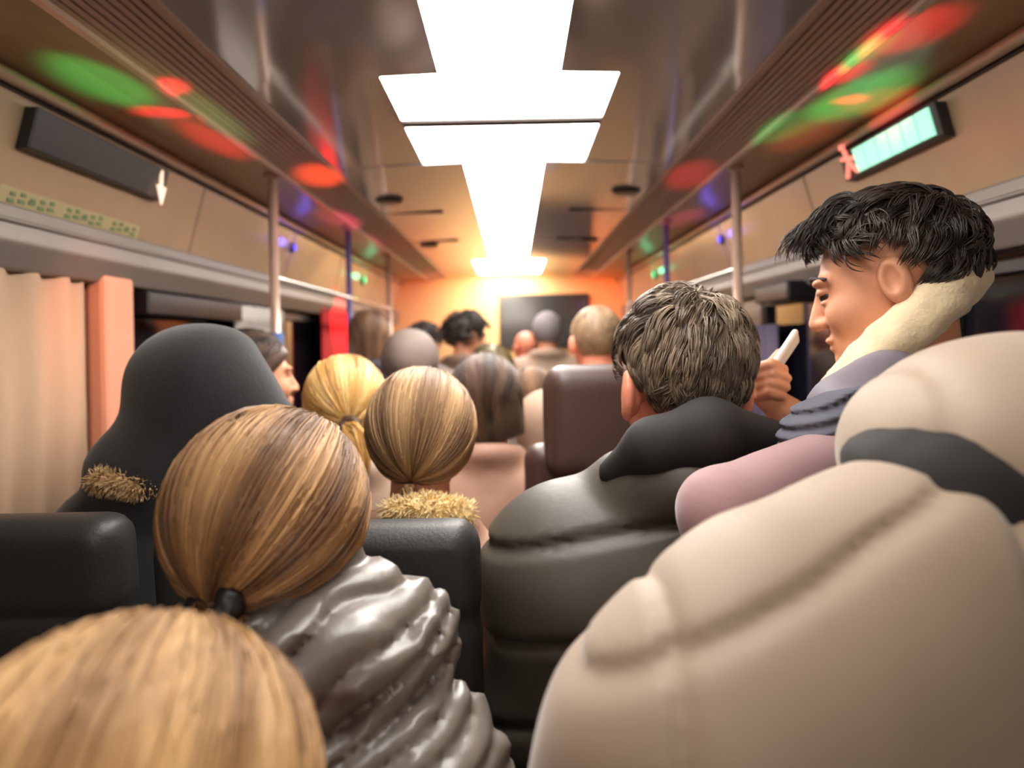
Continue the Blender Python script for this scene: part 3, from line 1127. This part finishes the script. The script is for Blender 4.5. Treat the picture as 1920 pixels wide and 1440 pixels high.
# seats
def seat(loc, label, m_, head=False, group=None, w_=0.44, top=1.18):
    e_ = empty('bus_seat', loc, label, 'seat', group)

    def part(nm, fn, lo, hi, h=0.012, mt=None):
        o_ = sculpt(nm, fn, lo, hi, h, mt or m_, e_)
        return o_

    def rbox(p, c, hx, r):
        q = np.abs(p - np.array(c, f32)) - np.array(hx, f32)
        return np.sqrt((np.maximum(q, 0) ** 2).sum(-1)) + np.minimum(q.max(-1), 0) - r

    def back(p):
        q = p.copy()
        q[..., 1] = q[..., 1] + 0.10 * (q[..., 2] - 0.8)
        d_ = rbox(q, (0, 0, (0.46 + top) / 2), (w_ / 2 - 0.035, 0.012, (top - 0.46) / 2 - 0.035), 0.035)
        d_ = d_ + 0.006 * np.exp(-((q[..., 2] - (top - 0.13)) / 0.008) ** 2)
        return d_
    part('backrest', back, (-w_ / 2 - .05, -0.12, 0.40), (w_ / 2 + .05, 0.12, top + .05))
    part('cushion', lambda p: rbox(p, (0, 0.20, 0.42), (w_ / 2 - 0.04, 0.12, 0.03), 0.035), (-w_ / 2 - .03, 0.0, 0.33), (w_ / 2 + .03, 0.53, 0.52))
    m2 = MB()
    m2.box(-w_ / 2 + .06, w_ / 2 - .06, 0.07, 0.28, 0.0, 0.37)
    m2.build('base', M_blackpl, e_, bevel=0.01)
    if head:
        part('headrest', lambda p: rbox(p, (0, -0.01 - 0.1 * (top - .7), top + 0.05), (w_ * 0.27 - 0.012, 0.012, 0.082), 0.048), (-w_ / 2, -0.2, top - .12), (w_ / 2, .12, top + .25))
    return e_


x, y, z = at(828, 966, 1.07)
seat((-0.27, 1.06, 0), 'black vinyl bus seat behind the woman with the yellow fur hood', M_seat, top=z + 0.005)
x, y, z = at(265, 946, 1.07)
seat((-0.75, 1.06, 0), 'black bus seat at the left behind the black hooded person', M_seat, top=z)
x, y, z = at(1105, 690, 1.75)
seat((x + 0.018, 1.76, 0), 'dark brown leather bus seat with headrest beside the grey haired man', M_brownseat, True, top=z - 0.17, w_=0.35)

# ------------------------------------------------------------------ passengers
H_BROWNBLOND = hair_mat('brown_blonde_hair', srgb(100, 72, 50), srgb(200, 158, 108), 0.42, srgb(156, 116, 78))
H_BLOND = hair_mat('golden_blonde_hair', srgb(140, 100, 60), srgb(226, 186, 130), 0.42, srgb(190, 148, 100))
H_BRIGHT = hair_mat('bright_blonde_hair', srgb(190, 140, 72), srgb(250, 218, 150), 0.40, srgb(232, 186, 112))
H_ASHBLOND = hair_mat('ash_blonde_hair', srgb(106, 78, 54), srgb(204, 166, 118), 0.40, srgb(160, 124, 88))
H_GREY = hair_mat('grey_brown_hair', srgb(74, 62, 52), srgb(168, 148, 124), 0.45, srgb(118, 102, 86))
H_DARK = hair_mat('dark_hair', srgb(24, 20, 18), srgb(66, 54, 46), 0.42)
H_DKBROWN = hair_mat('dark_brown_hair', srgb(40, 28, 24), srgb(104, 78, 62), 0.40)
H_BROWN = hair_mat('brown_hair', srgb(84, 60, 44), srgb(150, 114, 86), 0.42)
H_OLIVE = hair_mat('olive_brown_hair', srgb(84, 72, 44), srgb(150, 132, 88), 0.45)
H_SHORTBR = hair_mat('short_sandy_hair', srgb(112, 88, 64), srgb(168, 138, 106), 0.5)
H_FUR_Y = hair_mat('yellow_fur', srgb(244, 208, 140), srgb(255, 238, 190), 0.7)
H_FUR_T = hair_mat('tan_fur', srgb(176, 140, 94), srgb(226, 192, 142), 0.7)

M_shiny = mat('shiny_grey_puffer', srgb(112, 104, 97), 0.35, bump=0.35, scale=45, spec=0.6)
M_taupe = mat('taupe_puffer', srgb(164, 143, 122), 0.62, bump=0.08, scale=120, sheen=0.3)
M_olive = mat('dark_olive_puffer', srgb(74, 68, 60), 0.50, bump=0.10, scale=90)
M_black = mat('black_fleece', srgb(34, 33, 35), 0.85, bump=0.2, scale=160, sheen=0.2)
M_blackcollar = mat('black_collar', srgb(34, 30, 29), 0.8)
M_greyblue = mat('grey_blue_jacket', srgb(120, 112, 122), 0.6, bump=0.12, scale=80)
M_rib = mat('ribbed_knit', srgb(92, 92, 104), 0.8)
M_mauve = mat('mauve_sleeve', srgb(160, 124, 128), 0.75, bump=0.12, scale=110, sheen=0.3)
M_cream = mat('cream_fleece', srgb(232, 210, 172), 0.95, bump=0.5, scale=150, sheen=0.4)
M_tanj = mat('tan_mauve_jacket', srgb(172, 132, 112), 0.65, bump=0.1, scale=60)
M_navy = mat('navy_jacket', srgb(50, 46, 62), 0.7)
M_greyj = mat('grey_jacket', srgb(128, 112, 104), 0.7)
M_brownj = mat('brown_jacket', srgb(120, 96, 80), 0.7)
M_beige = mat('beige_jacket', srgb(158, 132, 112), 0.7)
M_tie = mat('black_hair_tie', srgb(28, 26, 28), 0.45)
M_greycap = mat('grey_knit', srgb(126, 118, 120), 0.85, bump=0.5, scale=160)
M_white_p = mat('white_phone', srgb(236, 234, 226), 0.3)


def ring(name, m_, parent, base, c, R, rx, ry, t, ruff=0.0, h=0.004):
    r = max(rx, ry) + t * 1.8

    def fn(p):
        d = torus(p, c, R, rx, ry, t)
        if ruff:
            d = d + ruff * noise3(p, 90, 5)
        return d
    c = np.array(c, f32)
    return sculpt(name, fn, c - r, c + r, h, m_, parent, base)


# ---- woman with the big brown-blonde ponytail and shiny puffer jacket (row in front)
R2 = rot(-14, -4, 10)
H2 = Hc(506, 955, 0.74, 0.92, R2)
tie2 = at(392, 1142, 0.655)
q2 = ((tie2 - H2) @ R2) / 0.92 - CR


def puffer2(p, d):
    # heavy folded hood behind the neck and crushed diagonal folds
    ph = (p[..., 2] * 0.86 - (p[..., 0] + 0.2) * 0.50) / 0.030 + 0.55 * noise3(p, 13, 4) + 0.6 * noise3(p, 6, 9)
    d = d - 0.013 * (np.abs(np.sin(PI * ph)) ** 0.5 - 0.6) + 0.010 * (np.abs(noise3(p, 24, 2)) ** 0.7 - 0.4)
    return d


def hood2(p):
    c = at(610, 1195, 0.70)
    a = ell(p, c, (0.10, 0.07, 0.045), rot(0, 0, 10))
    b = rc(p, at(640, 1120, 0.74), at(760, 1190, 0.74), 0.045, 0.050)
    return smin(a, b, 0.03)


ob, J, R, base = person('woman with brown blonde hair in a black scrunchie and shiny grey puffer jacket', H2, -14, -4, 10, 0.92,
                        'sit', 0.145, coat=dict(g=0.028, hood=hood2, extra=puffer2, collar=True, cut=False), coat_mat=M_shiny,
                        coat_res=0.0055, hres=0.006, coat_name='puffer_jacket', side=0.02)
hr = make_hair(ob, base, H2, R2, 0.92, 'ponytail', H_BROWNBLOND, 4200, 0.0013, 0.020, tie=q2 / RR,
               tail=[tie2, at(410, 1175, 0.655), at(455, 1205, 0.65), at(492, 1225, 0.655), at(488, 1262, 0.665)], tail_n=300, tail_r=0.022, h=0.005)
ring('scrunchie', M_tie, ob, base, tie2 + np.array([0.004, -0.004, 0.002]), rot(0, 60, -35), 0.020, 0.020, 0.013, 0.006)

# ---- blonde child right in front of the camera, bottom left
H1 = Hc(228, 1566, 0.40, 0.98, rot(-8, 4, -10))
ob, J, R, base = person('blonde person close in front at the bottom left corner, hair hanging loose', H1, -8, 4, -10, 0.98, 'stand', 0.11, 0.05,
                        -0.02, coat=dict(g=0.012), coat_mat=M_brownj, hres=0.01, coat_name='coat')
make_hair(ob, base, H1, R, 0.98, 'long', H_BLOND, 3600, 0.0012, 0.024, wave=0.006, h=0.006)

# ---- black hooded person on the left
H3 = at(365, 742, 1.36)


def hood3(p):
    a = ell(p, H3 + np.array([0, -0.01, 0.0]), (0.112, 0.13, 0.128))
    b = rc(p, at(400, 720, 1.28), at(498, 795, 1.26), 0.10, 0.055)
    c = rc(p, at(390, 810, 1.30), at(345, 870, 1.30), 0.11, 0.115)
    e = rc(p, at(340, 860, 1.30), at(240, 885, 1.29), 0.08, 0.07)
    return smin(smin(smin(a, b, 0.05), c, 0.05), e, 0.05) + 0.004 * noise3(p, 9, 3)


ob, J, R, base = person('person in a black hood with tan fur trim before the dark left window', H3, -30, -10, 0, 1.0, 'sit', 0.11, side=-0.03,
                        coat=dict(g=0.022, hood=hood3, cut=False, collar=False, hem=0.52), coat_mat=M_black, coat_res=0.012, coat_name='hooded_top')
fur('fur_trim', H_FUR_T, ob, base, [at(180, 900, 1.20), at(262, 912, 1.20), at(330, 905, 1.22)], [0.018, 0.020, 0.018], 1800, 0.012, 0.0012)

# ---- bright blonde ponytail
H4 = Hc(648, 748, 1.74)
R4 = rot(0, 0, 0)
tie4 = at(655, 800, 1.62)
ob, J, R, base = person('woman with very bright blonde hair and a brown hair tie, beside the left pole', H4, 0, 0, 0, 1.0, 'stand', 0.125,
                        coat=dict(g=0.02, hem=0.6), coat_mat=M_beige)
make_hair(ob, base, H4, R4, 1.0, 'ponytail', H_BRIGHT, 2600, 0.0013, 0.014, tie=((tie4 - H4) @ R4 - CR) / RR,
          tail=[tie4, at(668, 812, 1.60), at(678, 850, 1.595), at(680, 900, 1.61)], tail_n=220, tail_r=0.026)
ring('hair_tie', mat('brown_hair_tie', srgb(78, 52, 34), 0.6), ob, base, tie4, rot(0, 65, -10), 0.017, 0.017, 0.010, 0.003)

# ---- ash blonde low ponytail, yellow fur hood
R5 = rot(4, 2, 2)
H5 = Hc(790, 800, 1.36, 1.0, R5)
tie5 = at(768, 915, 1.265)
ob, J, R, base = person('woman with ash blonde low ponytail in the middle, above the black seat back', H5, 4, 2, 2, 1.0, 'sit', 0.11, arms=dict(Er=(-0.09, 1.34, 0.86), Wr=(-0.13, 1.44, 0.78)),
                        coat=dict(g=0.010, hem=0.97, fat=0.86), coat_mat=M_tanj)
make_hair(ob, base, H5, R5, 1.0, 'ponytail', H_ASHBLOND, 3400, 0.0013, 0.019, tie=((tie5 - H5) @ R5 - CR) / RR,
          tail=[tie5, at(766, 935, 1.255), at(764, 965, 1.255)], tail_n=160, tail_r=0.014)
fur('fur_hood', H_FUR_Y, ob, base, [at(735, 958, 1.25), at(800, 954, 1.235), at(872, 962, 1.25)], [0.022, 0.027, 0.022], 2200, 0.012, 0.0012)

# ---- dark brown hair, tan mauve jacket
H6 = Hc(915, 735, 2.11, 1.03)
ob, J, R, base = person('dark brown haired person in a tan mauve jacket beyond the ash blonde woman', H6, -10, 0, -8, 1.03, 'stand', 0.14, side=-0.10, arms=dict(Er=(0.06, 2.08, 0.93), Wr=(0.02, 2.17, 0.80)),
                        coat=dict(g=0.022, wr=0.006, hem=0.6), coat_mat=M_tanj)
make_hair(ob, base, H6, R, 1.03, 'bob', H_DKBROWN, 2200, 0.0014, 0.018, zlow=-0.045)

# ---- grey haired man, right
R7 = rot(14, -2, 3)
H7h = Hc(1282, 668, 1.16, 1.0, R7)
H7 = H7h + np.array([0, 0, -0.026])


def hood7(p):
    a = rc(p, at(1150, 885, 1.07), at(1225, 838, 1.03), 0.022, 0.038)
    a = smin(a, rc(p, at(1225, 838, 1.03), at(1330, 815, 1.02), 0.038, 0.048), 0.02)
    b = rc(p, at(1330, 815, 1.02), at(1470, 840, 1.07), 0.048, 0.035)
    return smin(a, b, 0.02)


def olive7(p, d):
    z = p[..., 2] - 0.18 * (p[..., 0] - J7x)
    for k in range(6):
        d = d + 0.012 * np.exp(-((z - (1.205 - 0.13 * k)) / 0.008) ** 2) - 0.004
    return d + 0.005 * noise3(p, 10, 8)


J7x = H7[0]


def ear7(p, d):
    q = (p - H7.astype(f32)) @ R7.astype(f32)
    q = np.stack([np.abs(q[..., 0]), q[..., 1], q[..., 2]], -1)
    e = ell(q, (0.095, -0.016, -0.006), (0.012, 0.026, 0.040), rot(18))
    e = smax(e, -ell(q, (0.104, -0.010, -0.004), (0.008, 0.014, 0.026), rot(18)), 0.004)
    return smin(d, e, 0.010)


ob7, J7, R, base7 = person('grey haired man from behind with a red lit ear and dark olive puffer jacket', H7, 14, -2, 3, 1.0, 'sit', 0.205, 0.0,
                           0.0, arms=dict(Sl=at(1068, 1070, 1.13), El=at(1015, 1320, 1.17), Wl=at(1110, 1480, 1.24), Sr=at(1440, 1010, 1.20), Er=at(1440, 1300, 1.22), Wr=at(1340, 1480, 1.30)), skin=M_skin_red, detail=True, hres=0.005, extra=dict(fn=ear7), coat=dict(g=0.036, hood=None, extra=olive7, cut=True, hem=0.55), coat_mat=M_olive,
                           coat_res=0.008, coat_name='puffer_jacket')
make_hair(ob7, base7, H7h, R7, 1.0, 'short', H_GREY, 5200, 0.0012, 0.016, length=0.045, lift=0.012, messy=0.13, h=0.005, zlow=-0.085)
sculpt('collar', lambda p: hood7(p), at(1120, 790, 0.8) - 0.12, at(1560, 800, 1.1) + 0.12, 0.009, M_blackcollar, ob7, base7)

# ---- young man in profile, standing at right with a phone
H8 = at(1668, 530, 1.13)
R8 = rot(62, -15, 0)
arms8 = dict(N=H8 + np.array([0.045, 0.0, -0.16]), C=H8 + np.array([0.17, 0.0, -0.32]), P=H8 + np.array([0.24, 0.0, -0.66]),
             Sl=at(1655, 835, 0.98), El=at(1352, 958, 0.80), Wl=at(1380, 1250, 0.79),
             Sr=H8 + np.array([0.07, 0.19, -0.22]), Er=at(1640, 850, 1.33), Wr=at(1470, 775, 1.24))


def hand8(p, d):
    # fist round the phone: palm, four curled fingers, thumb from the side
    a = ell(p, at(1436, 722, 1.235), (0.027, 0.018, 0.036), rot(0, 0, -12))
    a = smin(a, rc(p, at(1475, 772, 1.240), at(1440, 745, 1.235), 0.024, 0.022), 0.012)
    for k in range(4):
        y0 = 690 + 17 * k
        ln = (38, 44, 42, 34)[k]
        k1 = at(1424 - 3 + k * 2, y0, 1.218)
        k2 = at(1424 + ln * 0.6, y0 - 8 + k, 1.198)
        k3 = at(1424 + ln + 8, y0 + 2, 1.212)
        f_ = smin(rc(p, k1, k2, 0.0098, 0.0088), rc(p, k2, k3, 0.0088, 0.0076), 0.003)
        a = smin(a, f_, 0.004)
    th = smin(rc(p, at(1428, 730, 1.250), at(1440, 690, 1.265), 0.012, 0.010), rc(p, at(1440, 690, 1.265), at(1462, 662, 1.265), 0.010, 0.008), 0.004)
    a = smin(a, th, 0.006)
    return smin(d, a, 0.01)


ob8, J8, R, base8 = person('young man in profile with dark quiff and cream fleece collar, looking at his phone', H8, 62, -15, 0, 1.03, 'stand',
                           0.18, turn=80, arms=arms8, detail=True, hres=0.0035, res=0.016, extra=dict(fn=hand8, nor=1),
                           fine=[(at(1400, 700, 1.24)[0], at(1500, 700, 1.24)[0], 0.004), (1.18, 1.29, 0.004), (at(1450, 790, 1.24)[2], at(1450, 640, 1.24)[2], 0.004)])


def jacket8(p):
    d = rc(p, J8['N'] + np.array([0.03, 0, -0.06]), J8['C'], 0.11, 0.14)
    d = smin(d, rc(p, J8['C'], J8['P'], 0.14, 0.15), 0.06)
    d = smin(d, rc(p, J8['Sl'], J8['Sr'], 0.078, 0.085), 0.06)
    d = smin(d, rc(p, J8['Sl'], at(1600, 800, 0.98), 0.07, 0.06), 0.03)
    d = smin(d, smin(rc(p, J8['Sr'], J8['Er'], 0.085, 0.07), rc(p, J8['Er'], J8['Er'] + (J8['Wr'] - J8['Er']) * 0.55, 0.068, 0.052), 0.03), 0.03)
    d = smin(d, rc(p, at(1665, 720, 1.04), at(1580, 765, 1.0), 0.05, 0.045), 0.03)
    d = d + 0.006 * noise3(p, 14, 6)
    return smax(d, 0.72 - p[..., 2], 0.02)


lo8 = np.minimum(J8['Sl'], J8['P']) - 0.3
lo8[2] = 0.66
sculpt('jacket', jacket8, lo8, np.maximum(J8['Sr'], J8['P']) + 0.3, 0.012, M_greyblue, ob8, base8)


c0, c1 = at(1615, 790, 0.98), at(1545, 830, 0.93)


def cuff8(p):
    d = smin(rc(p, c0, c1, 0.056, 0.050), rc(p, c1, at(1545, 880, 0.92), 0.050, 0.046), 0.02)
    t = (p - c0.astype(f32)) @ unit(np.array([0.25, 0, -1.0])).astype(f32)
    return d + 0.0035 * np.sin(t * 2 * PI / 0.015)


sculpt('ribbed_cuff', cuff8, np.minimum(c0, c1) - 0.10, np.maximum(c0, c1) + 0.10, 0.004, M_rib, ob8, base8)


def sleeve8(p):
    d = rc(p, at(1570, 872, 0.91), J8['El'], 0.050, 0.044)
    d = smin(d, rc(p, J8['El'], J8['Wl'], 0.040, 0.036), 0.03)
    return d + 0.003 * noise3(p, 18, 2)


sculpt('sleeve', sleeve8, np.minimum(J8['El'], J8['Wl']) - 0.12, np.maximum(at(1570, 872, 0.91), J8['El']) + 0.12, 0.007, M_mauve, ob8, base8)['label'] = 'mauve sleeve'


def collar8(p):
    c = at(1694, 628, 1.13)
    e1 = unit([0.74, 0.0, 0.67])
    e2 = unit([0.25, 1.0, -0.28])
    d = torus(p, c, np.stack([e1, e2, np.cross(e1, e2)], 1), 0.112, 0.088, 0.037)
    return d + 0.004 * noise3(p, 45, 1)


c8 = at(1694, 628, 1.13)
sculpt('fleece_collar', collar8, c8 - 0.2, c8 + 0.2, 0.006, M_cream, ob8, base8)['label'] = 'cream fleece collar'
make_hair(ob8, base8, H8, R8, 1.03, 'short', H_DARK, 4200, 0.0013, 0.014, length=0.045, lift=0.012, whorl=(0, -0.8, 0.5), h=0.004, zlow=-0.05, hl=0.030, er=0.020)


nq = 1500
u_ = np.linspace(0, 1, 12)[None, :]
fx = rng.uniform(-0.066, 0.066, (nq, 1))
cl_ = np.round(fx / 0.012) * 0.012
fy = rng.uniform(0.0, 0.075, (nq, 1))
up = rng.uniform(0.5, 1.2, (nq, 1))
ang = u_ * (2.0 + 0.8 * np.sin(cl_ * 190)) * rng.uniform(0.8, 1.2, (nq, 1))
rq = 0.024 * up
pq = np.stack([fx + (cl_ - fx) * 0.7 * u_ + 0.008 * np.sin(ang * 1.5 + cl_ * 300), fy + rq * (1 - np.cos(ang)) + 0.008 * u_,
               0.128 - 0.45 * fy - 5.0 * fx ** 2 + rq * np.sin(ang) * 1.1 - 0.014 * u_], -1)
va, fa, sa = strands((pq * 1.03) @ R8.T + H8, rng.uniform(0.6, 1.3, nq) * 0.0015, np.clip(rng.normal(0.45, 0.2, nq), 0, 1))
me_ = quad_mesh('fringe', va - np.array(base8), fa)
me_.attributes.new('shade', 'FLOAT', 'POINT').data.foreach_set('value', sa.astype(f32))
link('fringe', me_, H_DARK, ob8)
for sg in (-1, 1):
    e0 = H8 + R8 @ np.array([sg * 0.031, 0.0835, 0.004]) * 1.03
    sculpt('eye', lambda p: ell(p, e0, (0.0125, 0.0125, 0.0125)), e0 - 0.018, e0 + 0.018, 0.0015, mat('eye_dark', srgb(58, 40, 34), 0.25), ob8, base8)
    b0 = [H8 + R8 @ np.array([sg * x_, y_, z_]) * 1.03 for x_, y_, z_ in ((0.016, 0.099, 0.030), (0.034, 0.0965, 0.0335), (0.055, 0.078, 0.027))]
    sculpt('eyebrow', lambda p: smin(rc(p, b0[0], b0[1], 0.0045, 0.005), rc(p, b0[1], b0[2], 0.005, 0.003), 0.002), np.min(b0, 0) - 0.012,
           np.max(b0, 0) + 0.012, 0.002, mat('brow', srgb(50, 36, 30), 0.7), ob8, base8)

# phone held in the hand
pa, pb = at(1446, 700, 1.23), at(1490, 634, 1.23)
ax_ = unit(pb - pa)
wd_ = np.array([0.62, 1.0, 0.0])
bx = unit(wd_ - ax_ * (wd_ @ ax_))
cx = np.cross(ax_, bx)
RP = np.stack([bx, cx, ax_], 1)


def slab(p):
    q = np.abs((p - ((pa + pb) / 2).astype(f32)) @ RP.astype(f32)) - np.array([0.028, 0.0, 0.038], f32)
    return np.sqrt((np.maximum(q, 0) ** 2).sum(-1)) + np.minimum(q.max(-1), 0) - 0.005


mid = (pa + pb) / 2
ph = sculpt('phone', slab, mid - 0.07, mid + 0.07, 0.0025, M_white_p, None, mid)
tag(ph, 'white phone held up in the hand of the young man', 'phone')

# ---- taupe quilted coat close on the right
H9 = at(1905, 885, 0.64)
Nk = at(1770, 1000, 0.56)


def coat9(p, d=None):
    d = rc(p, at(1700, 1120, 0.55), at(1475, 1230, 0.52), 0.085, 0.088)
    d = smin(d, rc(p, at(1475, 1230, 0.52), at(1315, 1395, 0.50), 0.088, 0.092), 0.05)
    d = smin(d, rc(p, at(1315, 1395, 0.50), at(1150, 1900, 0.52), 0.092, 0.085), 0.05)
    d = smin(d, rc(p, at(1700, 1105, 0.55), at(2060, 1180, 0.58), 0.085, 0.09), 0.05)
    d = smin(d, ell(p, at(1620, 1800, 0.54), (0.215, 0.135, 0.27)), 0.08)
    d = smin(d, ell(p, at(1640, 2300, 0.56), (0.20, 0.14, 0.26)), 0.08)
    d = smin(d, smin(rc(p, at(2060, 1180, 0.58), at(2240, 1600, 0.60), 0.09, 0.085), rc(p, at(2240, 1600, 0.60), at(2200, 1950, 0.66), 0.085, 0.07), 0.04), 0.05)
    a0 = at(1275, 1252, 0.43)
    xx = p[..., 0] - a0[0] - 0.06 * (p[..., 2] - a0[2])
    zz = (p[..., 2] - a0[2]) - 0.42 * (p[..., 0] - a0[0])
    gv = np.abs((xx + 0.115) % 0.23 - 0.115)
    gz = np.abs((zz + 0.125) % 0.25 - 0.125)
    puff = np.minimum(gv / 0.115, 1) ** 0.5 * np.minimum(gz / 0.125, 1) ** 0.5
    d = d - 0.009 * puff + 0.005 * np.exp(-(gv / 0.006) ** 2) + 0.005 * np.exp(-(gz / 0.006) ** 2)
    return smax(d + 0.003 * noise3(p, 12, 2), 0.5 - p[..., 2], 0.02)


arms9 = dict(N=Nk, C=at(1660, 1400, 0.55), P=at(1640, 2250, 0.56), Sl=at(1470, 1180, 0.53), El=at(1240, 1400, 0.51), Wl=at(1170, 1780, 0.53),
             Sr=at(2040, 1190, 0.58), Er=at(2240, 1500, 0.60), Wr=at(2200, 1900, 0.66))
ob9, J9, R, base9 = person('person in a taupe quilted puffer coat with the hood up, closest at the right', H9, 0, -25, 0, 0.95, 'stand', 0.2, arms=arms9, res=0.02, hres=0.012,
                           extra=dict(nol=1, nor=1))
sculpt('puffer_coat', lambda p: coat9(p), np.array([-0.13, 0.30, 0.46]), np.array([0.80, 0.80, 1.42]), 0.0055, M_taupe, ob9, base9)


def hood9(p):
    d = ell(p, at(1905, 850, 0.615), (0.135, 0.135, 0.100))
    zz = p[..., 0] - at(1790, 0, 0.5)[0] - 0.3 * (p[..., 2] - H9[2])
    return d + 0.005 * np.exp(-(zz / 0.006) ** 2) + 0.003 * noise3(p, 16, 5)


sculpt('hood', hood9, H9 - 0.24, H9 + 0.24, 0.008, M_taupe, ob9, base9)
cc = at(1850, 890, 0.585)  # dark shape added to stand for the shade inside the hood
sculpt('hood_shade', lambda p: smin(ell(p, cc, (0.108, 0.088, 0.042), rot(0, 0, 8)) + 0.002 * noise3(p, 60, 2), rc(p, H9 + np.array([0, -0.02, -0.05]), Nk, 0.070, 0.070), 0.03), cc - 0.19, cc + 0.19, 0.007, M_blackcollar, ob9, base9)['label'] = 'dark shape for the shade inside the hood'

# ---- person with short sandy hair and a neck whose orange light is put into the skin colour
H10 = Hc(1118, 628, 2.45)
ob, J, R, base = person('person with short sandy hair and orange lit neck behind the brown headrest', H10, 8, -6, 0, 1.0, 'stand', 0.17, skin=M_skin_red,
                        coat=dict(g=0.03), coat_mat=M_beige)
make_hair(ob, base, H10, R, 1.0, 'short', H_SHORTBR, 3000, 0.001, 0.009, length=0.02, lift=0.001, zlow=-0.05)

# ---- brown hair to the right of the dark haired person
H18 = Hc(998, 735, 2.85)
ob, J, R, base = person('person with plain brown hair just left of the brown headrest', H18, 0, 0, 0, 0.95, 'stand', 0.12, coat=dict(g=0.03, hem=0.7), coat_mat=M_greyj)
make_hair(ob, base, H18, R, 0.95, 'bob', H_BROWN, 1000, 0.0016, 0.014)

# ---- olive brown haired person
H14 = Hc(922, 690, 3.35)
ob, J, R, base = person('person with olive brown hair below the bright corner of the screen', H14, -6, 0, 0, 1.0, 'stand', 0.13, coat=dict(g=0.03, hem=0.8), coat_mat=M_brownj)
make_hair(ob, base, H14, R, 1.0, 'short', H_OLIVE, 1100, 0.0017, 0.020, length=0.045, lift=0.01)

# ---- standing young man with a quiff near the front wall
H11 = Hc(876, 622, 4.1)
ob, J, R, base = person('young man with a dark quiff standing near the front wall, facing right', H11, -62, -6, 0, 1.0, 'stand', 0.17, coat=dict(g=0.03, hem=0.9), coat_mat=M_brownj,
                        detail=True, hres=0.007)
make_hair(ob, base, H11, R, 1.0, 'short', H_DARK, 1000, 0.0018, 0.020, length=0.05, lift=0.018, whorl=(0, -0.9, 0.3), zlow=-0.03)

# ---- navy jacket, brown hair, lit red from the window
H12 = Hc(692, 622, 3.3)
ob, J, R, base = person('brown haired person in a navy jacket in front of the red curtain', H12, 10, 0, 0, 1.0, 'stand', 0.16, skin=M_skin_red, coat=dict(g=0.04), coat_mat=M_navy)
make_hair(ob, base, H12, R, 1.0, 'bob', H_BROWN, 900, 0.0017, 0.012)

# ---- dark hair and grey jacket
H13 = Hc(795, 640, 3.75)
ob, J, R, base = person('dark haired person in grey jacket left of the young man with the quiff', H13, -20, -4, 0, 0.95, 'stand', 0.16, coat=dict(g=0.045, hem=0.8), coat_mat=M_greyj)
make_hair(ob, base, H13, R, 0.95, 'short', H_DARK, 900, 0.0017, 0.014, length=0.03)
H13b = at(770, 676, 2.92)
ob, J, R, base = person('person with a drawn up dull grey hood between navy jacket and olive brown hair', H13b, 0, 0, 0, 0.95, 'stand', 0.13,
                        coat=dict(g=0.035, hem=0.8, cut=False, collar=False, hood=lambda p: ell(p, H13b + np.array([0, 0, 0.01]), (0.112, 0.13, 0.115)) + 0.008 * noise3(p, 12, 1)), coat_mat=M_greyj, coat_name='hooded_jacket')

# ---- grey knit cap and shaved head near the screen
H15 = at(1026, 626, 4.6)
ob, J, R, base = person('person in a grey knit cap right in front of the screen', H15, -10, 0, 0, 0.98, 'stand', 0.16, coat=dict(g=0.03, hem=0.9), coat_mat=M_beige)
sculpt('knit_cap', lambda p: smax(ell(p, H15 + np.array([0, -0.01, 0.03]), (0.094, 0.115, 0.11)), (H15[2] - 0.05) - p[..., 2], 0.015) + 0.002 * np.sin(p[..., 0] * 260), H15 - 0.17, H15 + 0.17, 0.008, M_greycap, ob, base)
H19 = at(985, 652, 5.2)
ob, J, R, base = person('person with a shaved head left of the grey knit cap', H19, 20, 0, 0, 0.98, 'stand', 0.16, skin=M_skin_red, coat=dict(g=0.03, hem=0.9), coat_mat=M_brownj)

# ---- dark brown haired person behind the black hood, face towards the aisle
H16 = Hc(470, 690, 2.0)
ob, J, R, base = person('dark brown haired person with a lit cheek behind the black hooded top', H16, -62, 0, 0, 1.0, 'stand', 0.13, detail=True, hres=0.006,
                        coat=dict(g=0.03, hem=0.7), coat_mat=M_black)
make_hair(ob, base, H16, R, 1.0, 'bob', H_DKBROWN, 1500, 0.0015, 0.016)
